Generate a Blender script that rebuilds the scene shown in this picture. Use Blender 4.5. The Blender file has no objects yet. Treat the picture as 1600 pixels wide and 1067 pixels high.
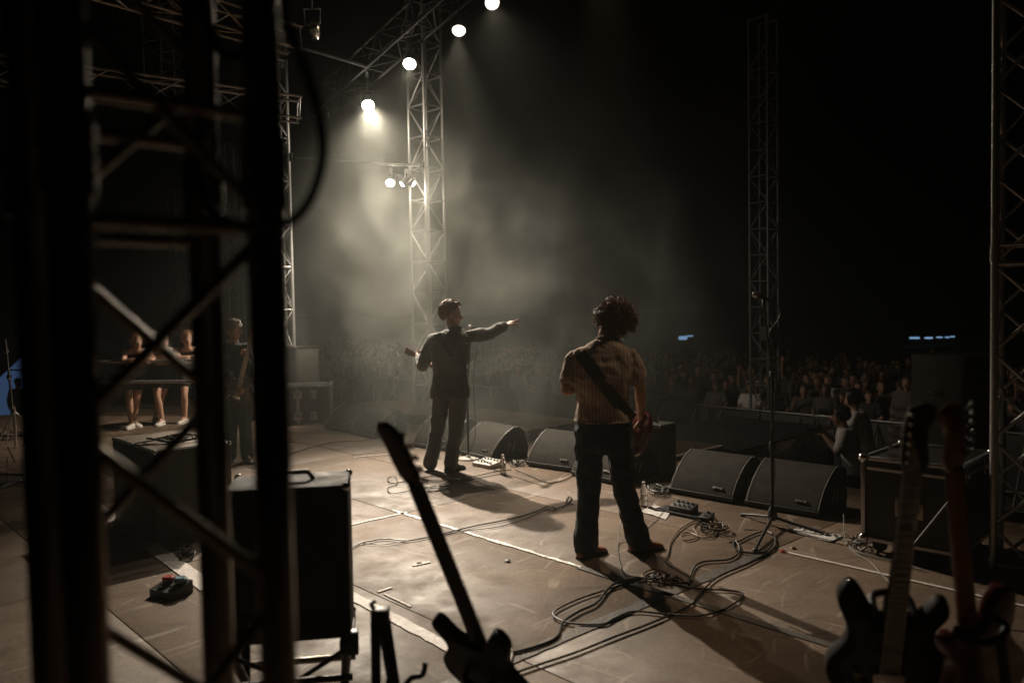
import bpy, bmesh, math, random
from mathutils import Vector as V, Matrix, noise
import numpy as np

sc = bpy.context.scene
COL = sc.collection
rad = math.radians

# ------------------------------------------------------------------ camera
F_PX, CAMZ = 1244.4, 1.72
PITCH, ROLL = math.atan((533.5 - 485) / F_PX), rad(1.0)
FWD = V((0, math.cos(PITCH), -math.sin(PITCH)))
_r0, _u0 = V((1, 0, 0)), V((0, math.sin(PITCH), math.cos(PITCH)))
RIGHT = _r0 * math.cos(ROLL) - _u0 * math.sin(ROLL)
UP = _r0 * math.sin(ROLL) + _u0 * math.cos(ROLL)
cam_data = bpy.data.cameras.new('camera')
cam = bpy.data.objects.new('camera', cam_data)
COL.objects.link(cam)
cam.matrix_world = Matrix(((RIGHT.x, UP.x, -FWD.x, 0), (RIGHT.y, UP.y, -FWD.y, 0), (RIGHT.z, UP.z, -FWD.z, CAMZ), (0, 0, 0, 1)))
cam_data.sensor_width = 36
cam_data.lens = 28
cam_data.clip_start = 0.02
cam_data.clip_end = 2000
cam_data.dof.use_dof = True
cam_data.dof.focus_distance = 7.0
cam_data.dof.aperture_fstop = 1.7
cam_data.dof.aperture_blades = 9
sc.camera = cam

# ------------------------------------------------------------------ night sky
world = bpy.data.worlds.new('World')
sc.world = world
world.use_nodes = True
_nt = world.node_tree
_bg = _nt.nodes['Background']
_sky = _nt.nodes.new('ShaderNodeTexSky')
_sky.sky_type = 'NISHITA'
_sky.sun_disc = False
_sky.sun_elevation = rad(-6)
_sky.sun_rotation = rad(140)
_nt.links.new(_sky.outputs[0], _bg.inputs[0])
_bg.inputs[1].default_value = 0.03

sc.view_settings.view_transform = 'Standard'
sc.view_settings.look = 'None'
sc.view_settings.exposure = 0.0
sc.view_settings.gamma = 1.0
sc.view_settings.use_curve_mapping = False
sc.cycles.use_denoising = True
sc.cycles.max_bounces = 5
sc.cycles.diffuse_bounces = 2
sc.cycles.glossy_bounces = 3
sc.cycles.transmission_bounces = 5
sc.cycles.transparent_max_bounces = 12
sc.cycles.volume_bounces = 0
sc.cycles.volume_step_rate = 0.8
sc.cycles.volume_max_steps = 96
sc.cycles.sample_clamp_indirect = 3.0
sc.cycles.caustics_reflective = False
sc.cycles.caustics_refractive = False
sc.cycles.use_adaptive_sampling = True
sc.cycles.adaptive_threshold = 0.02

# ------------------------------------------------------------------ measuring helpers
STAGE_YAW = rad(43)                       # the stage's front edge runs 43 degrees off the camera's axis
E1 = V((-math.sin(STAGE_YAW), math.cos(STAGE_YAW), 0))   # along the stage front, away from the camera
E2 = V((math.cos(STAGE_YAW), math.sin(STAGE_YAW), 0))    # towards the audience
GROUND = -1.6
ORIGIN = V((0, 0, CAMZ))

def _ray(x, y):
    return FWD * F_PX + RIGHT * (x - 800) + UP * (533.5 - y)
def at(x, y, z=0.0):
    d = _ray(x, y)
    return ORIGIN + d * ((z - CAMZ) / d.z)
def pd(x, y, depth):
    d = _ray(x, y)
    return ORIGIN + d * (depth / d.y)
def st(u, v, z=0.0):
    return E2 * u + E1 * v + V((0, 0, z))

# ------------------------------------------------------------------ materials
MATS = {}
def _new(name):
    m = bpy.data.materials.new(name)
    m.use_nodes = True
    MATS[name] = m
    nt = m.node_tree
    b = nt.nodes['Principled BSDF']
    return m, nt, b
def nd(nt, kind, **kw):
    n = nt.nodes.new(kind)
    for k, v in kw.items():
        setattr(n, k, v)
    return n
def lk(nt, a, b):
    nt.links.new(a, b)
def setin(n, **kw):
    for k, v in kw.items():
        n.inputs[k].default_value = v
def ramp(nt, fac, stops):
    r = nd(nt, 'ShaderNodeValToRGB')
    while len(r.color_ramp.elements) < len(stops):
        r.color_ramp.elements.new(0.5)
    for e, (p, c) in zip(r.color_ramp.elements, stops):
        e.position = p
        e.color = (c[0], c[1], c[2], 1) if hasattr(c, '__len__') else (c, c, c, 1)
    lk(nt, fac, r.inputs[0])
    return r
def mix(nt, fac, a, b, mode='MIX'):
    m = nd(nt, 'ShaderNodeMix', data_type='RGBA', blend_type=mode)
    if isinstance(fac, (int, float)):
        m.inputs[0].default_value = fac
    else:
        lk(nt, fac, m.inputs[0])
    for s, i in ((a, 6), (b, 7)):
        if hasattr(s, '__len__'):
            m.inputs[i].default_value = (s[0], s[1], s[2], 1)
        else:
            lk(nt, s, m.inputs[i])
    return m.outputs[2]
def simple(name, col, rough=0.5, metal=0.0, var=0.25, nscale=12, bump=0.0, bscale=60, spec=0.5, coat=0.0, rvar=0.15, objrand=0.0):
    m, nt, b = _new(name)
    tc = nd(nt, 'ShaderNodeTexCoord')
    n1 = nd(nt, 'ShaderNodeTexNoise')
    setin(n1, Scale=nscale, Detail=6, Roughness=0.6)
    lk(nt, tc.outputs['Object'], n1.inputs['Vector'])
    lo = [max(0, c * (1 - var)) for c in col]
    hi = [min(1, c * (1 + var)) for c in col]
    r = ramp(nt, n1.outputs['Fac'], [(0.3, lo), (0.7, hi)])
    out = r.outputs[0]
    if objrand > 0:
        oi = nd(nt, 'ShaderNodeObjectInfo')
        hs = nd(nt, 'ShaderNodeHueSaturation')
        mr = nd(nt, 'ShaderNodeMapRange')
        lk(nt, oi.outputs['Random'], mr.inputs[0])
        setin(mr, **{'To Min': 1 - objrand, 'To Max': 1 + objrand})
        lk(nt, mr.outputs[0], hs.inputs['Value'])
        lk(nt, out, hs.inputs['Color'])
        out = hs.outputs[0]
    lk(nt, out, b.inputs['Base Color'])
    rr = nd(nt, 'ShaderNodeMapRange')
    lk(nt, n1.outputs['Fac'], rr.inputs[0])
    setin(rr, **{'From Min': 0.3, 'From Max': 0.7, 'To Min': max(0.02, rough - rvar), 'To Max': min(1, rough + rvar)})
    lk(nt, rr.outputs[0], b.inputs['Roughness'])
    setin(b, Metallic=metal, **{'Specular IOR Level': spec, 'Coat Weight': coat})
    if bump > 0:
        n2 = nd(nt, 'ShaderNodeTexNoise')
        setin(n2, Scale=bscale, Detail=4)
        lk(nt, tc.outputs['Object'], n2.inputs['Vector'])
        bp = nd(nt, 'ShaderNodeBump')
        setin(bp, Strength=bump, Distance=0.01)
        lk(nt, n2.outputs['Fac'], bp.inputs['Height'])
        lk(nt, bp.outputs[0], b.inputs['Normal'])
    return m

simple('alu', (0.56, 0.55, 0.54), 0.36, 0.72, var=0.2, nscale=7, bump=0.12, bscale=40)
simple('dim_metal', (0.16, 0.165, 0.18), 0.5, 0.5)  # truss metal with the far tower's dimness put into its colour
simple('shaded_metal', (0.022, 0.022, 0.023), 0.8, 0.0, spec=0.15)  # truss metal darkened further: the background rigging's dimness is in the colour
simple('dark_alu', (0.34, 0.29, 0.24), 0.22, 0.97, var=0.3, nscale=8, bump=0.15, bscale=50)
simple('black_metal', (0.03, 0.03, 0.03), 0.4, 0.3, bump=0.1)
simple('chrome', (0.75, 0.75, 0.75), 0.15, 1.0, var=0.1, rvar=0.08)
simple('black_plastic', (0.022, 0.022, 0.024), 0.45, bump=0.2, bscale=200)
simple('tolex', (0.025, 0.024, 0.023), 0.6, bump=0.6, bscale=350)
simple('grey_tolex', (0.055, 0.055, 0.047), 0.6, bump=0.5, bscale=300)
simple('flight_panel', (0.028, 0.027, 0.026), 0.5, var=0.4, bump=0.3, bscale=120)
simple('case_top', (0.20, 0.16, 0.12), 0.55, var=0.35, bump=0.2)
simple('wedge_paint', (0.03, 0.029, 0.027), 0.55, bump=0.6, bscale=260)
simple('rim', (0.30, 0.28, 0.25), 0.5, bump=0.3)
simple('rubber', (0.02, 0.02, 0.02), 0.55, bump=0.1)
simple('cable_black', (0.018, 0.017, 0.016), 0.45)
simple('cable_brown', (0.16, 0.10, 0.05), 0.5)
simple('cable_grey', (0.30, 0.28, 0.25), 0.5)
simple('paper', (0.72, 0.69, 0.66), 0.8, var=0.06, bump=0.15, bscale=25)
simple('ink', (0.03, 0.03, 0.03), 0.8)
simple('white_plastic', (0.65, 0.63, 0.60), 0.4, var=0.1)
simple('tape_white', (0.72, 0.66, 0.62), 0.6, var=0.25, nscale=25, bump=0.5, bscale=60)
simple('tape_silver', (0.62, 0.60, 0.57), 0.35, 0.3, var=0.4, nscale=40, bump=0.8, bscale=90)
simple('tape_dark', (0.07, 0.06, 0.05), 0.6, var=0.4, bump=0.5)
simple('skin', (0.50, 0.29, 0.20), 0.5, var=0.12, nscale=9, bump=0.12, bscale=90)
simple('skin_dark', (0.30, 0.16, 0.10), 0.5, var=0.12, nscale=9, bump=0.12, bscale=90)
simple('crowd_skin', (0.40, 0.22, 0.15), 0.55, var=0.12, objrand=0.4)
simple('eye', (0.03, 0.025, 0.02), 0.15)
simple('eye_white', (0.6, 0.58, 0.55), 0.25)
simple('hair_brown', (0.22, 0.115, 0.055), 0.6, var=0.4, nscale=60)
simple('hair_curl', (0.14, 0.055, 0.022), 0.4, var=0.5, nscale=60)
simple('hair_dark', (0.025, 0.018, 0.014), 0.45, var=0.4, nscale=40)
simple('hair_grey', (0.30, 0.24, 0.19), 0.5, var=0.4, nscale=60)
simple('crowd_hair', (0.07, 0.045, 0.03), 0.5, var=0.3, objrand=0.8)
simple('boot', (0.27, 0.105, 0.042), 0.38, var=0.3, bump=0.25, bscale=70)
simple('shoe_black', (0.02, 0.018, 0.016), 0.3, bump=0.1)
simple('sole', (0.03, 0.025, 0.02), 0.7)
simple('sneaker', (0.68, 0.64, 0.58), 0.6, var=0.15)
simple('leather_dark', (0.03, 0.022, 0.018), 0.4, bump=0.4, bscale=120)
simple('cuff_white', (0.75, 0.74, 0.74), 0.7, var=0.05)
simple('tee_white', (0.75, 0.70, 0.68), 0.85, var=0.1, bump=0.3, bscale=30)
simple('crop_black', (0.02, 0.02, 0.02), 0.8, bump=0.3)
simple('lacquer_red', (0.11, 0.014, 0.008), 0.25, coat=0.6, var=0.35, nscale=4)
simple('side_grey', (0.036, 0.036, 0.030), 0.7)
simple('satin_black', (0.018, 0.015, 0.013), 0.65, spec=0.2)
simple('lacquer_black', (0.02, 0.018, 0.016), 0.25, coat=0.6)
simple('lacquer_wine', (0.12, 0.012, 0.010), 0.3, coat=0.5)
simple('maple', (0.33, 0.125, 0.04), 0.35, var=0.2, nscale=6, coat=0.4)
simple('rosewood', (0.05, 0.025, 0.015), 0.5, var=0.3)
simple('pickguard', (0.04, 0.035, 0.03), 0.3)
simple('cream', (0.55, 0.5, 0.4), 0.4)
simple('grass', (0.035, 0.045, 0.018), 0.9, var=0.5, nscale=0.6, bump=0.8, bscale=4)
simple('barrier_metal', (0.34, 0.33, 0.32), 0.4, 0.9)
simple('barrier_board', (0.05, 0.05, 0.05), 0.6)
simple('tent_cloth', (0.15, 0.3, 0.6), 0.8)
simple('knob_red', (0.4, 0.03, 0.02), 0.4)
simple('knob_blue', (0.10, 0.22, 0.30), 0.4)

def cloth(name, col, scale=420, crease=0.35, sheen=0.15, var=0.2, stripes=None, objrand=0.0):
    m = simple(name, col, 0.85, var=var, nscale=7, objrand=objrand, rvar=0.05, spec=0.3)
    nt = m.node_tree
    b = nt.nodes['Principled BSDF']
    tc = nd(nt, 'ShaderNodeTexCoord')
    a = nd(nt, 'ShaderNodeTexNoise'); setin(a, Scale=scale, Detail=2)
    c = nd(nt, 'ShaderNodeTexNoise'); setin(c, Scale=16, Detail=3, Distortion=0.8)
    mp = nd(nt, 'ShaderNodeMapping'); mp.inputs['Scale'].default_value = (1, 1, 0.45)
    lk(nt, tc.outputs['Object'], mp.inputs[0]); lk(nt, mp.outputs[0], c.inputs[0]); lk(nt, tc.outputs['Object'], a.inputs[0])
    b1 = nd(nt, 'ShaderNodeBump'); setin(b1, Strength=0.25, Distance=0.002); lk(nt, a.outputs[0], b1.inputs['Height'])
    b2 = nd(nt, 'ShaderNodeBump'); setin(b2, Strength=crease, Distance=0.03); lk(nt, c.outputs[0], b2.inputs['Height'])
    lk(nt, b1.outputs[0], b2.inputs['Normal'])
    lk(nt, b2.outputs[0], b.inputs['Normal'])
    setin(b, **{'Sheen Weight': sheen})
    if stripes:
        w = nd(nt, 'ShaderNodeTexWave', wave_type='BANDS', bands_direction='X'); setin(w, Scale=stripes[0], Distortion=1.2, Detail=1); w.inputs['Detail Scale'].default_value = 1.5
        lk(nt, tc.outputs['Object'], w.inputs[0])
        r = ramp(nt, w.outputs['Fac'], [(0.52, 0), (0.72, 1)])
        src = b.inputs['Base Color'].links[0].from_socket
        lk(nt, mix(nt, r.outputs[0], src, stripes[1]), b.inputs['Base Color'])
    return m
cloth('jacket', (0.085, 0.080, 0.068), crease=0.6, sheen=0.3)
cloth('trousers', (0.115, 0.125, 0.12), crease=0.5)
cloth('jeans', (0.013, 0.021, 0.031), crease=0.6, var=0.4)
cloth('jeans_light', (0.06, 0.075, 0.08), crease=0.5, var=0.4)
cloth('shirt', (0.52, 0.41, 0.32), crease=0.5, stripes=(13.0, (0.37, 0.27, 0.205)))
cloth('dark_jacket', (0.03, 0.03, 0.03))
cloth('crowd_cloth', (0.10, 0.085, 0.085), objrand=0.9, crease=0.3)
cloth('curtain', (0.012, 0.012, 0.012), crease=0.3)

def grille(name, col):
    m, nt, b = _new(name)
    tc = nd(nt, 'ShaderNodeTexCoord')
    v = nd(nt, 'ShaderNodeTexVoronoi'); setin(v, Scale=130, Randomness=0.25)
    lk(nt, tc.outputs['Object'], v.inputs[0])
    n = nd(nt, 'ShaderNodeTexNoise'); setin(n, Scale=9, Detail=4); lk(nt, tc.outputs['Object'], n.inputs[0])
    c1 = ramp(nt, v.outputs['Distance'], [(0.25, [x * 0.35 for x in col]), (0.5, col)])
    c2 = ramp(nt, n.outputs['Fac'], [(0.3, 0.7), (0.7, 1.2)])
    lk(nt, mix(nt, 1.0, c1.outputs[0], c2.outputs[0], 'MULTIPLY'), b.inputs['Base Color'])
    bp = nd(nt, 'ShaderNodeBump'); setin(bp, Strength=0.7, Distance=0.004); lk(nt, v.outputs['Distance'], bp.inputs['Height'])
    lk(nt, bp.outputs[0], b.inputs['Normal'])
    setin(b, Roughness=0.8, **{'Specular IOR Level': 0.15})
grille('grille', (0.060, 0.054, 0.045))

def floor_material():
    m, nt, b = _new('deck_board')
    tc = nd(nt, 'ShaderNodeTexCoord')
    pos = nd(nt, 'ShaderNodeNewGeometry').outputs['Position']
    def N(scale, detail=6, rough=0.6, vec=pos, dist=0.0):
        n = nd(nt, 'ShaderNodeTexNoise'); setin(n, Scale=scale, Detail=detail, Roughness=rough, Distortion=dist); lk(nt, vec, n.inputs['Vector']); return n.outputs['Fac']
    big = ramp(nt, N(0.9, 8, 0.65), [(0.3, (0.098, 0.063, 0.039)), (0.5, (0.152, 0.101, 0.065)), (0.72, (0.218, 0.150, 0.100))])
    oi = nd(nt, 'ShaderNodeObjectInfo')
    mr = nd(nt, 'ShaderNodeMapRange'); lk(nt, oi.outputs['Random'], mr.inputs[0]); setin(mr, **{'To Min': 0.82, 'To Max': 1.12})
    hs = nd(nt, 'ShaderNodeHueSaturation'); lk(nt, mr.outputs[0], hs.inputs['Value']); lk(nt, big.outputs[0], hs.inputs['Color'])
    fine = ramp(nt, N(38, 6, 0.75), [(0.3, 0.60), (0.7, 1.32)])
    c = mix(nt, 1.0, hs.outputs[0], fine.outputs[0], 'MULTIPLY')
    # scuffs: stretched noise in three directions
    for ang, sc_, lo, hi, colr, amt in ((20, (60, 9, 1), 0.635, 0.68, (0.40, 0.33, 0.27), 0.55), (-50, (55, 8, 1), 0.64, 0.68, (0.42, 0.35, 0.29), 0.5),
                                        (75, (50, 8, 1), 0.62, 0.68, (0.05, 0.035, 0.025), 0.6), (43, (70, 6, 1), 0.64, 0.68, (0.45, 0.38, 0.32), 0.5)):
        mp = nd(nt, 'ShaderNodeMapping'); mp.inputs['Rotation'].default_value = (0, 0, rad(ang))
        mp2 = nd(nt, 'ShaderNodeMapping'); mp2.inputs['Scale'].default_value = sc_
        lk(nt, pos, mp.inputs[0]); lk(nt, mp.outputs[0], mp2.inputs[0])
        s = ramp(nt, N(0.22, 3, 0.5, mp2.outputs[0], 0.7), [(lo, 0), (hi, 1)])
        gate = ramp(nt, N(1.7, 3, 0.5), [(0.38, 0), (0.55, min(1, amt * 1.0))])
        f = mix(nt, 1.0, s.outputs[0], gate.outputs[0], 'MULTIPLY')
        c = mix(nt, f, c, colr)
    # spots of dirt
    sp = nd(nt, 'ShaderNodeTexVoronoi'); setin(sp, Scale=5.0, Randomness=1.0); lk(nt, pos, sp.inputs[0])
    spr = ramp(nt, sp.outputs['Distance'], [(0.03, 1), (0.06, 0)])
    c = mix(nt, spr.outputs[0], c, (0.06, 0.04, 0.03))
    st_ = ramp(nt, N(2.3, 5, 0.7), [(0.58, 0), (0.70, 0.55)])
    c = mix(nt, st_.outputs[0], c, (0.075, 0.052, 0.038))
    lk(nt, c, b.inputs['Base Color'])
    rr = ramp(nt, N(3.1, 6, 0.65), [(0.3, 0.50), (0.7, 0.75)])
    lk(nt, rr.outputs[0], b.inputs['Roughness'])
    bp = nd(nt, 'ShaderNodeBump'); setin(bp, Strength=0.35, Distance=0.006)
    lk(nt, N(9, 8, 0.7), bp.inputs['Height']); lk(nt, bp.outputs[0], b.inputs['Normal'])
    setin(b, **{'Specular IOR Level': 0.45})
floor_material()

def emitter(name, col, strength):
    m, nt, b = _new(name)
    e = nd(nt, 'ShaderNodeEmission'); e.inputs[0].default_value = (*col, 1); e.inputs[1].default_value = strength
    lk(nt, e.outputs[0], nt.nodes['Material Output'].inputs[0])
    m.cycles.emission_sampling = 'NONE'
emitter('lens_hot', (1.0, 0.90, 0.78), 45)
emitter('lens_warm', (1.0, 0.88, 0.76), 4.0)
emitter('led_red', (1.0, 0.10, 0.02), 3.0)
emitter('led_blue', (0.25, 0.4, 1.0), 2.0)
emitter('marquee_light', (0.35, 0.62, 1.0), 0.55)
emitter('tent_lit', (0.09, 0.17, 0.36), 0.26)
emitter('phone_screen', (0.6, 0.75, 1.0), 1.2)

def bottle_mat():
    m, nt, b = _new('bottle_plastic')
    setin(b, Roughness=0.08, IOR=1.25, **{'Transmission Weight': 0.9})
    b.inputs['Base Color'].default_value = (0.85, 0.86, 0.85, 1)
bottle_mat()

# ------------------------------------------------------------------ mesh helpers
def link(o):
    COL.objects.link(o)
    return o
def tag(o, label=None, cat=None, group=None, kind=None):
    if label: o['label'] = label
    if cat: o['category'] = cat
    if group: o['group'] = group
    if kind: o['kind'] = kind
    return o
def thing(name, label, cat, loc=(0, 0, 0), rz=0.0, group=None):
    o = link(bpy.data.objects.new(name, None))
    o.empty_display_size = 0.1
    o.location = loc
    o.rotation_euler = (0, 0, rz)
    return tag(o, label, cat, group)
def copy_tree(o, parent=None):
    c = link(o.copy())
    c.parent = parent
    for ch in o.children:
        copy_tree(ch, c)
    return c
def frame_from(d, up=V((0, 0, 1))):
    d = d.normalized()
    if abs(d.dot(up)) > 0.98:
        up = V((0, 1, 0))
    x = d.cross(up).normalized()
    y = x.cross(d).normalized()
    return x, y, d
def smooth_path(pts, per=6):
    pts = [V(p) for p in pts]
    if len(pts) < 3:
        return pts
    out = []
    ext = [pts[0] * 2 - pts[1]] + pts + [pts[-1] * 2 - pts[-2]]
    for i in range(1, len(ext) - 2):
        p0, p1, p2, p3 = ext[i - 1:i + 3]
        for k in range(per):
            t = k / per
            out.append(0.5 * ((2 * p1) + (p2 - p0) * t + (2 * p0 - 5 * p1 + 4 * p2 - p3) * t * t + (3 * p1 - p0 - 3 * p2 + p3) * t ** 3))
    out.append(pts[-1])
    return out

class MB:
    def __init__(s):
        s.v, s.f, s.m = [], [], []
        s.mi = 0
    def add(s, vs, fs, M=None):
        o = len(s.v)
        s.v += [tuple(M @ V(p)) if M else tuple(p) for p in vs]
        s.f += [tuple(i + o for i in f) for f in fs]
        s.m += [s.mi] * len(fs)
        return s
    def box(s, c, size, rz=0.0, bev=0.0, M=None):
        hx, hy, hz = [q / 2 for q in size]
        T = Matrix.Translation(V(c)) @ Matrix.Rotation(rz, 4, 'Z')
        if M: T = M @ T
        if bev <= 0:
            vs = [(x, y, z) for x in (-hx, hx) for y in (-hy, hy) for z in (-hz, hz)]
            fs = [(0, 1, 3, 2), (4, 6, 7, 5), (0, 4, 5, 1), (2, 3, 7, 6), (0, 2, 6, 4), (1, 5, 7, 3)]
            return s.add(vs, fs, T)
        bm = bmesh.new()
        bmesh.ops.create_cube(bm, size=1, matrix=Matrix.Diagonal((size[0], size[1], size[2], 1)))
        bmesh.ops.bevel(bm, geom=bm.edges[:], offset=bev, segments=2, profile=0.5, affect='EDGES')
        return s.bm(bm, T)
    def bm(s, bm, T=None):
        bm.verts.index_update()
        s.add([v.co.copy() for v in bm.verts], [tuple(v.index for v in f.verts) for f in bm.faces], T)
        bm.free()
        return s
    def rings(s, rings, cap=True, closed=True):
        n = len(rings[0])
        o = len(s.v)
        for r in rings:
            s.v += [tuple(p) for p in r]
        nf = 0
        for i in range(len(rings) - 1):
            for k in range(n if closed else n - 1):
                a, b = o + i * n + k, o + i * n + (k + 1) % n
                s.f.append((a, b, b + n, a + n)); nf += 1
        if cap:
            s.f.append(tuple(o + k for k in reversed(range(n)))); nf += 1
            s.f.append(tuple(o + (len(rings) - 1) * n + k for k in range(n))); nf += 1
        s.m += [s.mi] * nf
        return s
    def tube(s, pts, r, n=8, sub=0, flat=1.0, up=None, round_ends=False):
        pts = [V(p) for p in pts]
        rs = list(r) if hasattr(r, '__len__') else [r] * len(pts)
        if sub and len(pts) > 2:
            k = len(pts)
            pts2 = smooth_path(pts, sub)
            rs = [float(np.interp(i / sub, range(k), rs)) for i in range(len(pts2))]
            pts = pts2
        if round_ends:
            d0 = (pts[0] - pts[1]).normalized(); d1 = (pts[-1] - pts[-2]).normalized()
            pts = [pts[0] + d0 * rs[0] * 0.85, pts[0] + d0 * rs[0] * 0.5] + pts + [pts[-1] + d1 * rs[-1] * 0.5, pts[-1] + d1 * rs[-1] * 0.85]
            rs = [rs[0] * 0.45, rs[0] * 0.85] + rs + [rs[-1] * 0.85, rs[-1] * 0.45]
        rg = []
        xprev = None
        for i, p in enumerate(pts):
            d = (pts[min(i + 1, len(pts) - 1)] - pts[max(i - 1, 0)])
            if d.length < 1e-9: d = V((0, 0, 1))
            d.normalize()
            if xprev is None:
                x, y, _ = frame_from(d, up or V((0, 0, 1)))
            else:
                x = (xprev - d * xprev.dot(d))
                if x.length < 1e-6:
                    x, y, _ = frame_from(d)
                x.normalize()
                y = d.cross(x) * -1
            xprev = x
            rg.append([p + x * (math.cos(2 * math.pi * k / n) * rs[i]) + y * (math.sin(2 * math.pi * k / n) * rs[i] * flat) for k in range(n)])
        return s.rings(rg)
    def lathe(s, prof, n=16, M=None, cap=True):
        rg = []
        for (r, z) in prof:
            ring = [V((r * math.cos(2 * math.pi * k / n), r * math.sin(2 * math.pi * k / n), z)) for k in range(n)]
            rg.append([M @ p for p in ring] if M else ring)
        return s.rings(rg, cap)
    def ball(s, c, r, M=None, seg=12, rin=8):
        r = r if hasattr(r, '__len__') else (r, r, r)
        bm = bmesh.new()
        bmesh.ops.create_uvsphere(bm, u_segments=seg, v_segments=rin, radius=1)
        T = Matrix.Translation(V(c)) @ Matrix.Diagonal((r[0], r[1], r[2], 1))
        return s.bm(bm, (M @ T) if M else T)
    def prism(s, poly, y0, y1, M=None, bev=0.0):
        # polygon in local x,z extruded along y
        bm = bmesh.new()
        vs = [bm.verts.new((p[0], y0, p[1])) for p in poly]
        f = bm.faces.new(vs)
        r = bmesh.ops.extrude_face_region(bm, geom=[f])
        bmesh.ops.translate(bm, vec=(0, y1 - y0, 0), verts=[g for g in r['geom'] if isinstance(g, bmesh.types.BMVert)])
        bmesh.ops.recalc_face_normals(bm, faces=bm.faces[:])
        if bev > 0:
            caps = [e for e in bm.edges if abs(e.verts[0].co.y - e.verts[1].co.y) < 1e-6]
            bmesh.ops.bevel(bm, geom=caps, offset=bev, segments=2, profile=0.5, affect='EDGES')
        return s.bm(bm, M)
    def mesh(s, name, mat=None, smooth=True, angle=35):
        me = bpy.data.meshes.new(name)
        me.from_pydata(s.v, [], s.f)
        ms = mat if isinstance(mat, (list, tuple)) else [mat]
        for q in ms:
            if q: me.materials.append(MATS[q])
        if len(ms) > 1:
            me.polygons.foreach_set('material_index', s.m)
        me.validate()
        if smooth:
            me.shade_smooth()
            me.set_sharp_from_angle(angle=rad(angle))
        me.update()
        return me
    def build(s, name, mat, parent=None, smooth=True, angle=35, loc=None):
        o = link(bpy.data.objects.new(name, s.mesh(name, mat, smooth, angle)))
        o.parent = parent
        if loc is not None: o.location = loc
        return o
def obj(name, me, parent=None, loc=(0, 0, 0), rot=(0, 0, 0), scale=(1, 1, 1)):
    o = link(bpy.data.objects.new(name, me))
    o.parent = parent
    o.location = loc
    o.rotation_euler = rot
    o.scale = scale
    return o
_bars = {}
def bar(name, p0, p1, r, mat, parent=None, n=10):
    key = (mat, n)
    if key not in _bars:
        _bars[key] = MB().rings([[V((math.cos(2 * math.pi * k / n), math.sin(2 * math.pi * k / n), z)) for k in range(n)] for z in (0, 1)]).mesh('bar_' + mat, mat, angle=60)
    p0, p1 = V(p0), V(p1)
    d = p1 - p0
    o = link(bpy.data.objects.new(name, _bars[key]))
    o.parent = parent
    o.rotation_mode = 'QUATERNION'
    o.rotation_quaternion = d.to_track_quat('Z', 'Y')
    o.location = p0
    o.scale = (r, r, d.length)
    return o
def bx(name, c, size, mat, parent=None, rz=0.0, bev=0.004):
    return MB().box((0, 0, 0), size, 0, bev).build(name, mat, parent, loc=c) if rz == 0 else _rot(MB().box((0, 0, 0), size, 0, bev).build(name, mat, parent, loc=c), rz)
def _rot(o, rz):
    o.rotation_euler = (0, 0, rz)
    return o
def remesh(mb, voxel, mat, name, smooth_it=2, wrinkle=0.0, wscale=9.0, wz=0.5, seed=0.0):
    me = bpy.data.meshes.new(name)
    me.from_pydata(mb.v, [], mb.f)
    tmp = link(bpy.data.objects.new('tmp', me))
    md = tmp.modifiers.new('r', 'REMESH'); md.mode = 'VOXEL'; md.voxel_size = voxel; md.use_smooth_shade = True
    if smooth_it:
        sm = tmp.modifiers.new('s', 'SMOOTH'); sm.factor = 0.5; sm.iterations = smooth_it
    dg = bpy.context.evaluated_depsgraph_get()
    dg.update()
    out = bpy.data.meshes.new_from_object(tmp.evaluated_get(dg))
    bpy.data.objects.remove(tmp); bpy.data.meshes.remove(me)
    out.materials.clear()
    out.materials.append(MATS[mat])
    out.name = name
    if wrinkle > 0:
        co = np.empty(len(out.vertices) * 3); out.vertices.foreach_get('co', co); co = co.reshape(-1, 3)
        no = np.empty(len(out.vertices) * 3); out.vertices.foreach_get('normal', no); no = no.reshape(-1, 3)
        d = np.array([noise.noise((p[0] * wscale + seed + 0.6 * p[2] * wscale, p[1] * wscale, p[2] * wscale * wz)) + 0.5 * noise.noise((p[0] * wscale * 2.1, p[1] * wscale * 2.1 + seed, p[2] * wscale * 2.4)) for p in co])
        co += no * (d * wrinkle)[:, None]
        out.vertices.foreach_set('co', co.ravel())
    out.shade_smooth()
    out.update()
    return out

# ------------------------------------------------------------------ ground and stage
g = MB()
g.add([(-600, -600, 0), (600, -600, 0), (600, 600, 0), (-600, 600, 0)], [(0, 1, 2, 3)])
tag(g.build('ground', 'grass', loc=(0, 0, GROUND)), kind='structure')

FRONT_U = 7.4
stage = MB()
stage.box(((FRONT_U - 2.6) / 2, 7.0, (GROUND - 0.032) / 2), (FRONT_U + 2.6 - 0.02, 19.4, -GROUND - 0.032))
stage_o = tag(stage.build('stage_floor', 'curtain', smooth=False), kind='structure')
stage_o.rotation_euler = (0, 0, STAGE_YAW)
# local axes of the stage: x = towards the audience, y = along the front
us = [3.9 + 1.25 * k for k in range(-5, 3)] + [FRONT_U]
us = sorted(u for u in us if u <= FRONT_U)
vs = [2.83 + 2.77 * k for k in range(-2, 6)]
rng = random.Random(5)
_panel = {}
for i in range(len(us) - 1):
    for j in range(len(vs) - 1):
        w, l = us[i + 1] - us[i] - 0.007, vs[j + 1] - vs[j] - 0.008
        key = round(w, 3)
        if key not in _panel:
            _panel[key] = MB().box((0, 0, -0.015), (w, l, 0.03), 0, 0.003).mesh('deck_panel', 'deck_board', angle=50)
        obj('deck_panel', _panel[key], stage_o, ((us[i] + us[i + 1]) / 2, (vs[j] + vs[j + 1]) / 2, rng.uniform(-0.002, 0.0)),
            (rng.uniform(-6e-4, 6e-4), rng.uniform(-1e-3, 1e-3), rng.uniform(-1e-3, 1e-3)))

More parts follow.
